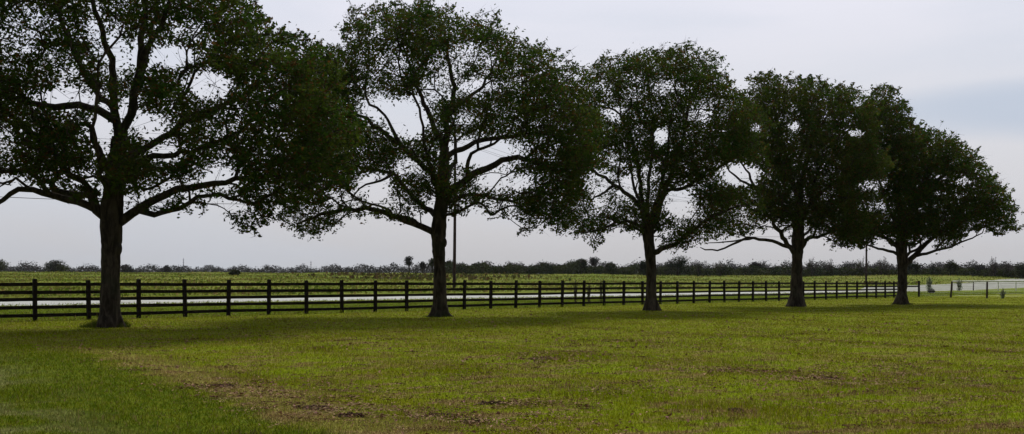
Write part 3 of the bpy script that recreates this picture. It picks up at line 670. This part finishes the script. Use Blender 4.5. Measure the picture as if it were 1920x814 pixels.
# ------------------------------------------------------------------ board fence
SPC = 2.19
def fpt(i, d=0.): p = FP+FD*(SPC*i)+FN*d; return np.array([p[0], p[1], tz(p[0], p[1])])
ang = math.atan2(FD[1], FD[0])
fence = empty('board_fence', fpt(0)); tag(fence, 'long dark five-board fence running behind the oaks from the left edge', 'fence'); fo = fpt(0)
rr = random.Random(5)
def Rz(a, tx=0., ty=0.):
    c, s = math.cos(a), math.sin(a); R = np.array([[c, -s, 0], [s, c, 0], [0, 0, 1]])
    return R@np.array([[1, 0, tx], [0, 1, ty], [-tx, -ty, 1]])
def post(i, top=1.60, par=fence, org=fo, mat='board', hw=.068):
    p = fpt(i); mb = MB(); R = Rz(ang+rr.uniform(-.05, .05), rr.uniform(-.022, .022), rr.uniform(-.02, .02)); h = top+rr.uniform(-.03, .03)
    a = hw
    mb.box(p+R@np.array([0, 0, h/2-.15]), (a, a, h/2+.15), R)
    t = p+R@np.array([0, 0, h+.012]); mb.box(t, (a*.96, a*.96, .012), R, taper=.8)
    mb.build('post', M[mat], par, origin=org, smooth=False)
I0, I1 = -4, 40
for i in range(I0, I1): post(i)
post(42, 1.66, hw=.085)
RH = [1.43, 1.125, .83, .52, .21]
spans = []; i = I0
while i < I1:
    st = 2 if i < 20 else 3
    spans.append((i, min(i+st, I1))); i += st
def board(i0, i1, h, dz0, dz1):
    a = fpt(i0, .087)+np.array([0, 0, h+dz0]); b = fpt(i1, .087)+np.array([0, 0, h+dz1]); n = 9; mb = MB(); ps = []
    hh = .068; th = .016; off = np.array([FN[0], FN[1], 0])*th; sag = rr.uniform(-.004, .012)
    g = (b-a)/np.linalg.norm(b-a)*.006; a = a+g; b = b-g; vs = []
    for k in range(n):
        t = k/(n-1); c = a+(b-a)*t-np.array([0, 0, sag*math.sin(math.pi*t)]); w = rr.uniform(-.004, .004)
        up = np.array([0, 0, hh+w])
        vs += [c-off-up, c+off-up, c+off+up, c-off+up]
    fs = [(k*4+j, k*4+(j+1) % 4, (k+1)*4+(j+1) % 4, (k+1)*4+j)[::-1] for k in range(n-1) for j in range(4)]+[(0, 1, 2, 3), (n*4-1, n*4-2, n*4-3, n*4-4)]
    mb.add(vs, fs); mb.build('board', M['board'], fence, origin=fo, smooth=False)
for h in RH:
    prev = 0.
    for a, b in spans:
        nx_ = rr.uniform(-.02, .02); board(a, b, h, prev, nx_); prev = nx_+rr.uniform(-.006, .006)
board(40, 42, 1.12, 0, .0)

# wire fence at the right corner
wpts = [fpt(42), ground_at(1783, Y=106.), ground_at(1851, Y=103.), ground_at(1926, Y=100.), ground_at(2010, Y=97.)]
wf = empty('wire_fence', wpts[1]); tag(wf, 'low wire fence on leaning wooden posts at the right edge past the board fence', 'fence')
for k, p in enumerate(wpts[1:]):
    mb = MB(); lx = (.13, .03, -.04, .02)[k]; h = (1.62, 1.58, 1.6, 1.55)[k]
    pts = [p+np.array([lx*t-.03, 0, -.2+(h+.2)*t]) for t in np.linspace(0, 1, 6)]
    mb.tube(pts, [.095, .093, .09, .09, .088, .08], 10); mb.build('post', M['timber'], wf, origin=wpts[1], smooth=False)
for k in range(4):
    a, b = wpts[k], wpts[k+1]; mb = MB()
    for h in (.25, .5, .75, 1.0, 1.3):
        mb.tube([a+(b-a)*t+np.array([0, 0, h-.03*math.sin(math.pi*t)]) for t in np.linspace(0, 1, 5)], [.006]*5, 4)
    for q in range(1, 20):
        t = q/20; c = a+(b-a)*t; mb.tube([c+np.array([0, 0, .25]), c+np.array([0, 0, 1.0])], [.004]*2, 3)
    mb.build('wire_mesh', M['wire'], wf, origin=wpts[1])

# pale rail fence across the road end
def pale_z(X, Y): return tz(X, Y)
q0 = ground_at(1786, Y=192); rf = empty('rail_fence', q0); tag(rf, 'pale rail fence beyond the wire fence, in front of the white road at right', 'fence')
prs = [(1786, 192), (1825, 191), (1872, 190), (1905, 189), (1945, 188), (1990, 187)]
pp = [ground_at(a, Y=b) for a, b in prs]
for k, p in enumerate(pp):
    mb = MB(); topz = W(0, 527.5, p[1])[2]; mb.tube([p+np.array([.05*math.sin(k*2)*t, 0, -.2+(topz-p[2]+.2)*t]) for t in np.linspace(0, 1, 4)], [.11, .10, .10, .10], 8)
    mb.build('post', M['timber' if k == 1 else 'pale'], rf, origin=q0)
for nm, yy, th in (('top_rail', 527.5, .125), ('lower_rail', 531.5, .035)):
    mb = MB(); pts = [np.array([p[0], p[1]-.1, W(0, yy, p[1])[2]]) for p in pp]; mb.tube(resample(np.array(pts), 3), [th]*len(resample(np.array(pts), 3)), 8); mb.build(nm, M['pale'], rf, origin=q0)

# ------------------------------------------------------------------ poles and wires
PP = [np.array([-7.6, 140.]), np.array([78., 235.]), np.array([-93.2, 45.])]
LBL = ['tall wooden power pole rising behind the second oak', 'tall wooden power pole behind the gap left of the rightmost oak', 'tall wooden power pole out of frame to the left of the field']
tops = []
for k, p in enumerate(PP):
    z = tz(*p); o0 = np.array([p[0], p[1], z]); e = empty('power_pole', o0); tag(e, LBL[k], 'power pole', 'power poles beyond the road')
    mb = MB(); hs = np.linspace(-1, 20.6, 10); mb.tube([o0+np.array([.12*math.sin(h/9), 0, h]) for h in hs], np.interp(hs, [-1, 20.6], [.23, .14]), 14); mb.build('shaft', M['timber'], e, origin=o0)
    ldir = np.array([.67, .742, 0]); cr = np.array([-.742, .67, 0]); R = Rz(math.atan2(cr[1], cr[0]))
    mb = MB(); mb.box(o0+np.array([0, 0, 19.6]), (1.3, .06, .07), R); mb.build('crossarm', M['timber'], e, origin=o0, smooth=False)
    for q in (-1.15, .5, 1.15):
        c = o0+cr*q+np.array([0, 0, 19.67]); mb = MB(); mb.tube([c, c+[0, 0, .12], c+[0, 0, .2], c+[0, 0, .26]], [.03, .07, .05, .03], 8); mb.build('insulator', M['insul'], e, origin=o0)
    tops.append(o0)
cr = np.array([-.742, .67, 0])
def wire(a, b, sag, r, label):
    mb = MB(); t = np.linspace(0, 1, 41); pts = a+np.outer(t, b-a); pts[:, 2] -= sag*4*t*(1-t)
    mb.tube(pts, [r]*41, 4); o = mb.build('power_line', M['cable'], origin=a); o.location = a; tag(o, label, 'cable', 'cables strung between the power poles')
for a, b, nm in ((tops[2], tops[0], 'left of the second oak'), (tops[0], tops[1], 'right of the second oak')):
    for j, q in enumerate((-1.15, .5, 1.15)):
        wire(a+cr*q+[0, 0, 19.9], b+cr*q+[0, 0, 19.9], 5.2+.15*j, .016, ('near', 'middle', 'far')[j]+' high power line seen through the crowns '+nm)
    wire(a+np.array([0, -.25, 11.6]), b+np.array([0, -.25, 11.6]), 2.7, .028, 'low telephone cable under the crowns '+nm)
for px, top, Y, lab in ((344, 484, 700, 'thin radio mast on the horizon between the first oak and the lone bush'), (583, 489, 720, 'short thin mast on the horizon midway between the first two oaks')):
    p = ground_at(px, Y=Y); tzp = W(px, top, Y)[2]; mb = MB(); h = tzp-p[2]
    mb.tube([p*0+[0, 0, 0], [0, 0, h*.6], [0, 0, h]], [.26, .22, .12], 6)
    for q in (.82, .92): mb.box((0, 0, h*q), (.5, .12, .12))
    o = mb.build('radio_mast', M['steel']); o.location = p; tag(o, lab, 'mast')

# ------------------------------------------------------------------ distant vegetation
def blob_leaves(rng, cx, cy, cz, rx, ry, rz, n, ls, ragged=.25):
    d = rng.normal(size=(n, 3)); d /= np.linalg.norm(d, axis=1, keepdims=True); r = rng.random(n)**.45*(1+rng.normal(size=n)*ragged*.4)
    c = d*r[:, None]*np.array([rx, ry, rz])+np.array([cx, cy, cz])
    return leafquads(c, ls*(.6+.8*rng.random(n)), ls*.7*(.6+.8*rng.random(n)), rng)
def far_tree(px, Y, ytop, wpx, label, seed, kind='round', name='tree', cat='tree', mat='far_leaf', stem=True, grp=None, dens=1.0, dY=0):
    rng = np.random.default_rng(seed); p = ground_at(px, Y=Y); H = W(px, ytop-(3.5 if grp == G2 else 0), Y)[2]-p[2]; Wd = wpx/F*Y
    e = empty(name, p); tag(e, label, cat, grp)
    tb = MB(); cb = MB(); ls = Y*.0011
    if kind == 'bare':                       # upright sprays of thin stems
        for k in range(26):
            a = rng.random()*6.28; q = rng.random()**.6; ex = math.cos(a)*q*Wd*.5; ey = math.sin(a)*q*Wd*.4; h = H*(1-.35*q)*(.75+.3*rng.random())
            pts = [(ex*.08, ey*.08, -.1), (ex*.35, ey*.35, h*.4), (ex*.75, ey*.75, h*.75), (ex, ey, h)]
            tb.tube(pts, [Y*.00030, Y*.00022, Y*.00016, Y*.0001], 4, cap=False)
            for m_ in range(int(16*dens)):
                t = .3+.7*rng.random(); i = min(2, int(t*3)); f = t*3-i; c = np.array(pts[i])*(1-f)+np.array(pts[i+1])*f
                v, q4 = leafquads((c+rng.normal(size=3)*Wd*.035)[None], [ls*1.1], [ls*.45], rng, up=.4); cb.raw(v, q4)
        lo = .30*H; v, q4 = blob_leaves(rng, 0, 0, lo*.6, Wd*.42, Wd*.35, lo*.9, int(260*dens), ls); cb.raw(v, q4)
    else:
        if kind == 'stalk': hb = H*.42
        elif kind == 'bush': hb = 0.
        else: hb = H*.12
        if stem:
            tb.tube([(0, 0, -.2), (Wd*.02, 0, H*.35), (Wd*.04, 0, H*.7)], [Wd*.05+.05, Wd*.035+.04, .05], 7)
            for k in range(6):
                a = k*1.05+rng.random(); tb.tube([(Wd*.02, 0, H*(.25+.05*k)), (math.cos(a)*Wd*.25, math.sin(a)*Wd*.2, H*(.5+.05*k)), (math.cos(a)*Wd*.38, math.sin(a)*Wd*.3, H*(.62+.05*k))], [.09, .06, .03], 5, cap=False)
        nb = 9
        for k in range(nb):
            a = rng.random()*6.28; q = rng.random()**.5*.6; hh = hb+(H-hb)*(.25+.55*rng.random())*(1-.25*q); f = .32+.22*rng.random()
            v, q4 = blob_leaves(rng, math.cos(a)*q*Wd*.5, math.sin(a)*q*Wd*.45, hh, Wd*f*.62, Wd*f*.55, (H-hb)*f*.55, int(230*dens*(.45 if kind == 'stalk' else 1)), ls); cb.raw(v, q4)
        v, q4 = blob_leaves(rng, 0, 0, hb+(H-hb)*.5, Wd*.38, Wd*.34, (H-hb)*.48, int(500*dens*(.25 if kind == 'stalk' else 1)), ls); cb.raw(v, q4)
    if tb.n: tb.build('trunk', M['twig' if kind == 'bare' else 'bark'], e)
    cb.build('crown', M[mat], e, smooth=False)
G2 = 'separate trees standing out of the far tree line'
FT = [
 (-6, 480, 487, 44, 'dark rounded tree on the horizon at the left edge of the photo', 'round', 'far_leaf'),
 (104, 470, 489, 46, 'broad bushy tree on the horizon left of the largest oak', 'round', 'far_leaf'),
 (240, 600, 498, 34, 'low dull tree on the horizon just right of the largest oak trunk', 'round', 'far_leaf_grey'),
 (313, 620, 500, 22, 'small round tree on the horizon left of the radio mast', 'round', 'far_leaf_grey'),
 (767, 420, 482, 24, 'lone tall tree with bare stem on the horizon left of the second oak', 'stalk', 'far_leaf_grey'),
 (792, 430, 492, 12, 'small tree between the lone tall tree and the second oak trunk', 'stalk', 'far_leaf_grey'),
 (811, 400, 486, 22, 'tree half hidden by the left side of the second oak trunk', 'stalk', 'far_leaf'),
 (841, 360, 490, 22, 'dark tree standing between the second oak trunk and the power pole', 'round', 'far_leaf'),
 (1090, 350, 486, 26, 'tallest dark tree of the middle tree line', 'round', 'far_leaf'),
 (1115, 352, 484, 27, 'open flat-topped tree showing sky through its stems in the middle tree line', 'stalk', 'far_leaf_grey'),
 (1145, 350, 494, 24, 'low rounded tree left of the middle oak trunk', 'round', 'far_leaf'),
 (1207, 345, 490, 18, 'pale green tree touching the left of the middle oak trunk', 'round', 'far_leaf'),
 (1270, 345, 481, 50, 'wide umbrella-shaped tree right of the middle oak trunk', 'round', 'far_leaf'),
 (1311, 340, 491, 12, 'thin small tree right of the umbrella-shaped tree', 'bare', 'far_leaf'),
 (1350, 340, 487, 32, 'loose twiggy tree between the middle and fourth oaks', 'bare', 'far_leaf'),
 (1418, 345, 493, 26, 'small rounded tree left of the fourth oak trunk', 'round', 'far_leaf_grey'),
 (1522, 320, 484, 34, 'twiggy grey tree just right of the fourth oak trunk', 'bare', 'far_leaf_grey'),
 (1556, 322, 487, 26, 'smaller twiggy tree second to the right of the fourth oak', 'bare', 'far_leaf_grey'),
 (1590, 325, 494, 18, 'short scrubby tree midway between the last two oaks', 'bare', 'far_leaf'),
 (1618, 318, 480, 32, 'bushy tree around the foot of the far power pole', 'bare', 'far_leaf'),
 (1655, 318, 483, 34, 'pinkish grey twiggy tree left of the rightmost oak trunk', 'bare', 'far_leaf_grey'),
 (1713, 315, 494, 24, 'dark green tree just right of the rightmost oak trunk', 'round', 'far_leaf'),
 (1748, 318, 491, 22, 'thin twiggy tree above the pale sapling', 'bare', 'far_leaf_grey'),
 (1783, 315, 490, 30, 'dense green tree above the wire fence corner post', 'round', 'far_leaf'),
 (1832, 318, 499, 34, 'low rounded bluish tree near the right edge', 'round', 'far_leaf_grey'),
 (1863, 305, 480, 22, 'tall spiky bare tree near the right edge', 'bare', 'far_leaf_grey'),
 (1890, 305, 489, 36, 'spreading bare tree next to the spiky one near the right edge', 'bare', 'far_leaf_grey'),
 (1922, 300, 494, 44, 'dark round tree cut off by the right edge', 'round', 'far_leaf')]
for i, (px, Y, yt, w, lab, kd, mt) in enumerate(FT):
    far_tree(px, Y, yt, w, lab, 300+i, kd, mat=mt, grp=G2)
far_tree(440, 260, 505.5, 30, 'lone round dark bush in the far field left of centre', 400, 'bush', 'bush', 'bush', 'far_leaf', stem=False)
far_tree(1742, 186, 515, 15, 'tall pale green sapling right of the rightmost oak', 401, 'bare', 'sapling', 'sapling', 'pale_leaf', dens=1.0)
far_tree(1799, 186, 518, 13, 'pale thin sapling behind the leaning fence post', 402, 'bare', 'sapling', 'sapling', 'pale_leaf', dens=.7)
far_tree(1747, 150, 541, 17, 'small dark bush at the foot of the pale sapling', 403, 'bush', 'bush', 'bush', 'far_leaf_grey', stem=False, dens=.4)
far_tree(1880, 101, 539, 11, 'little pale weed bush beside the wire fence near the right edge', 404, 'bare', 'bush', 'bush', 'pale_leaf', stem=False, dens=.5)
for k, (px, Y, yt, w, lab) in enumerate([(1079, 76, 519, 9, 'tall brown weed behind the fence left of the middle oak'), (1104, 77, 521, 10, 'leaning brown weed in the next fence bay'), (1127, 78, 519, 7, 'rusty brown weed head nearest the middle oak')]):
    far_tree(px, Y, yt, w, lab, 420+k, 'bare', 'tall_weed', 'weed', 'brown_weed', dens=.35, grp='tall weeds behind the fence')

# continuous hedge-like tree line: one mass
def tree_line(name, pts, n, depth, ls, mat, label, seed, hvar=.35):
    rng = np.random.default_rng(seed); pts = np.array(pts, float)   # px, Y, top y
    px = rng.uniform(pts[0, 0], pts[-1, 0], n); Y = np.interp(px, pts[:, 0], pts[:, 1])+rng.random(n)*depth; yt = np.interp(px, pts[:, 0], pts[:, 2])
    X = (px-960)/F*Y; Z = terrain(X, Y); H = CAMZ+(HOR-yt-(2.2 if name == "scrub_line" else 0))/F*Y-Z
    k = H*.0+1+hvar*(np.sin(px*.11+seed)*.5+np.sin(px*.29+1)*.3+np.sin(px*.63+2)*.3)*.9+rng.normal(size=n)*.10; H = np.maximum(H*k, .6)
    cs = []; per = 26
    c = np.repeat(np.stack([X, Y, Z], 1), per, 0); Hh = np.repeat(H, per)
    t = rng.random(len(c))**.75
    c[:, 2] += Hh*t; sp = Hh*.35*np.sqrt(np.clip(1-t**2.5, .05, 1)); c[:, 0] += rng.normal(size=len(c))*sp; c[:, 1] += rng.normal(size=len(c))*sp
    v, q = leafquads(c, ls*(.5+rng.random(len(c))), ls*.75*(.5+rng.random(len(c))), rng)
    o = mesh_np(name, v, q.ravel(), np.full(len(q), 4), M[mat], smooth=False); tag(o, label, 'trees', kind='stuff'); return o
tree_line('distant_woods', [(-120, 640, 500), (60, 640, 500), (160, 660, 503), (300, 680, 503.5), (500, 700, 504.5), (700, 700, 502), (900, 640, 499), (1500, 640, 498), (2100, 640, 499)], 8000, 90, .8, 'far_leaf_grey', 'low grey woods along the far horizon', 21, .32)
tree_line('scrub_line', [(820, 340, 503), (850, 340, 494), (872, 342, 493), (884, 342, 498), (900, 345, 493), (925, 345, 497), (945, 345, 500), (965, 345, 496), (990, 345, 499), (1015, 345, 496), (1035, 345, 493), (1062, 345, 495), (1085, 345, 489), (1100, 345, 497), (1130, 345, 502), (1150, 345, 497), (1175, 345, 502), (1195, 345, 496), (1230, 345, 503), (1270, 345, 498), (1320, 340, 502), (1420, 335, 500), (1500, 318, 503), (1600, 318, 503), (1700, 312, 504), (1760, 312, 503), (1850, 308, 505), (1900, 300, 504), (2050, 300, 500)], 4200, 22, .42, 'far_leaf', 'dense dark green scrub along the far side of the field', 22, .34)
# rough weeds of the pasture
def pasture(name, n, x0, x1, y0, y1, h, w, seed, label, dmin=44, mat='weed', thr=.2):
    rng = np.random.default_rng(seed); Y = y0+(y1-y0)*rng.random(n); X = Y*(x0+(x1-x0)*rng.random(n)); d = fdist(X, Y)
    nn = np.sin(X*.13+seed)*np.sin(Y*.17+1)+np.sin(X*.41)*np.sin(Y*.31+2)*.7+rng.random(n)*2
    k = (d > dmin) & (nn > thr) & ((name != 'bramble_patch') | (rng.random(n) < np.exp(-(((X/Y)+.09)/.075)**2))); X = X[k]; Y = Y[k]; n = len(X); Z = terrain(X, Y); H = h*(.4+rng.random(n)); c = np.stack([X, Y, Z+H*.45], 1)
    v, q = leafquads(c, H, w*(.6+.8*rng.random(n)), rng, up=1.2)
    o = mesh_np(name, v, q.ravel(), np.full(n, 4), M[mat], smooth=False); tag(o, label, 'weeds', kind='stuff')
pasture('pasture_weeds', 62000, -.52, .52, 85, 330, .34, .27, 31, 'rough weeds and tall grass over the far pasture')
pasture('bramble_patch', 3600, -.22, .06, 205, 300, .8, .8, 32, 'brown bramble patches in the far pasture behind the second oak', mat='brown_weed', thr=1.2)
pasture('roadside_weeds', 9000, .33, .55, 150, 245, .55, .4, 34, 'rough dull weeds along the far edge of the road at right', dmin=48, thr=.6, mat='brown_weed')
# verge grass just behind the board fence
rng = np.random.default_rng(77); n = 60000; t = rng.uniform(-14, 150, n); d = rng.uniform(-.6, 24.5, n)**1.0
P2 = FP[None]+np.outer(t, FD)+np.outer(d, FN); X, Y = P2.T; Z = terrain(X, Y); H = .10*(.5+rng.random(n))*(1+.8*(np.abs(d) < .5)+1.0*(d > 22))
v, q = leafquads(np.stack([X, Y, Z+H*.45], 1), H, .035*(.6+.8*rng.random(n)), rng, up=1.5)
o = mesh_np('verge_grass', v, q.ravel(), np.full(n, 4), M['blade'], smooth=False); tag(o, 'longer green grass between the board fence and the white road', 'grass', kind='stuff')

# ------------------------------------------------------------------ light, sky, air
SUN_EL, SUN_AZ = math.radians(50), math.radians(12)        # azimuth clockwise from +Y: ahead of the camera, a little right
sd_ = Vector((math.sin(SUN_AZ)*math.cos(SUN_EL), math.cos(SUN_AZ)*math.cos(SUN_EL), math.sin(SUN_EL)))
sun = bpy.data.lights.new('sun', 'SUN'); sun.energy = 2.0; sun.angle = math.radians(15); sun.color = (1, .95, .86)
so_ = bpy.data.objects.new('sun', sun); so_.rotation_euler = sd_.to_track_quat('Z', 'Y').to_euler(); so_.location = (0, 0, 40); COL.objects.link(so_)
w = bpy.data.worlds.new('World'); SC.world = w; w.use_nodes = True; nt = NT(w); nt.n.clear()
out = nt.node('ShaderNodeOutputWorld'); bg = nt.node('ShaderNodeBackground'); nt.link(bg.outputs[0], out.inputs[0]); bg.inputs[1].default_value = .1
sky = nt.node('ShaderNodeTexSky', sky_type='NISHITA'); sky.sun_disc = False; sky.sun_elevation = SUN_EL; sky.sun_rotation = SUN_AZ; sky.air_density = 1.5; sky.dust_density = 3
tc = nt.node('ShaderNodeTexCoord'); dirv = tc.outputs['Generated']; sep = nt.node('ShaderNodeSeparateXYZ'); nt.link(dirv, sep.inputs[0])
x, y, z = sep.outputs
ramp = nt.node('ShaderNodeValToRGB'); cr_ = ramp.color_ramp
nt.link(nt.math('MULTIPLY', nt.math('MAXIMUM', z, 0.), 2.0), ramp.inputs[0])
K = 1.0
stops = [(0, (186, 188, 192)), (.05, (190, 191, 197)), (.16, (202, 203, 211)), (.34, (212, 213, 223)), (.52, (224, 224, 236)), (1., (214, 218, 230))]
while len(cr_.elements) < len(stops): cr_.elements.new(.5)
for e, (p, c) in zip(cr_.elements, stops): e.position = p; e.color = lin(*c)
# cloud bands stretched along the horizon
mp = nt.node('ShaderNodeCombineXYZ'); azn = nt.math('ARCTAN2', x, y); el = nt.math('ARCSINE', z)
nt.link(nt.math('MULTIPLY', azn, 2.2), mp.inputs[0]); nt.link(nt.math('MULTIPLY', el, 9.0), mp.inputs[1])
cn = nt.noise(mp.outputs[0], 1.3, 5, .5, .3)
colr = nt.mix(nt.ss(cn, .42, .66, 0, .35), ramp.outputs[0], lin(190, 200, 216))
# one blue-grey cloud bank low on the right
ex = nt.math('DIVIDE', nt.math('ADD', azn, -.50), .20); ey = nt.math('DIVIDE', nt.math('ADD', nt.math('ADD', el, -.143), nt.math('MULTIPLY', nt.math('ADD', cn, -.5), .05)), .030)
e2 = nt.math('ADD', nt.math('MULTIPLY', ex, ex), nt.math('MULTIPLY', ey, ey))
colr = nt.mix(nt.ss(e2, .1, 1.5, .75, 0), colr, lin(172, 186, 208))
# brighter round the veiled sun, duller behind the camera
dt = nt.node('ShaderNodeVectorMath', operation='DOT_PRODUCT'); nt.link(dirv, dt.inputs[0]); dt.inputs[1].default_value = sd_
gl = nt.ss(dt.outputs['Value'], .82, 1.0, 0, 1.2)
back = nt.ss(y, -.7, .35, .38, 1.0)
gain = nt.math('MULTIPLY', nt.math('ADD', gl, 1.0), back)
sc_ = nt.node('ShaderNodeVectorMath', operation='SCALE'); nt.link(colr, sc_.inputs[0]); nt.link(nt.math('MULTIPLY', gain, 6.2), sc_.inputs[3])
fin = nt.mix(.94, sky.outputs[0], sc_.outputs[0]); nt.link(fin, bg.inputs[0])

hb = MB(); hb.box((50, 690, 30), (1010, 760, 32.5)); hz = hb.build('haze', None or M['wire'], smooth=False)
hz.data.materials.clear(); m = bpy.data.materials.new('haze air'); m.use_nodes = True; t = m.node_tree; t.nodes.clear()
oo = t.nodes.new('ShaderNodeOutputMaterial'); pv = t.nodes.new('ShaderNodeVolumePrincipled'); pv.inputs['Density'].default_value = .00004; pv.inputs['Color'].default_value = (.86, .88, .95, 1)
t.links.new(pv.outputs[0], oo.inputs['Volume']); hz.data.materials.append(m); tag(hz, 'thin pale haze over the far field and horizon', 'haze', kind='stuff')

cam = bpy.data.cameras.new('camera'); co = bpy.data.objects.new('camera', cam); COL.objects.link(co); SC.camera = co
co.location = (0, 0, CAMZ); co.rotation_euler = (math.radians(90), 0, 0); cam.sensor_width = 36; cam.lens = 36*F/1920; cam.shift_y = (HOR-407)/1920; cam.clip_end = 5000; cam.clip_start = .1
SC.view_settings.view_transform = 'Standard'; SC.view_settings.look = 'None'; SC.view_settings.exposure = .75; SC.view_settings.gamma = 1
SC.cycles.volume_bounces = 0; SC.cycles.max_bounces = 6; SC.cycles.use_denoising = True
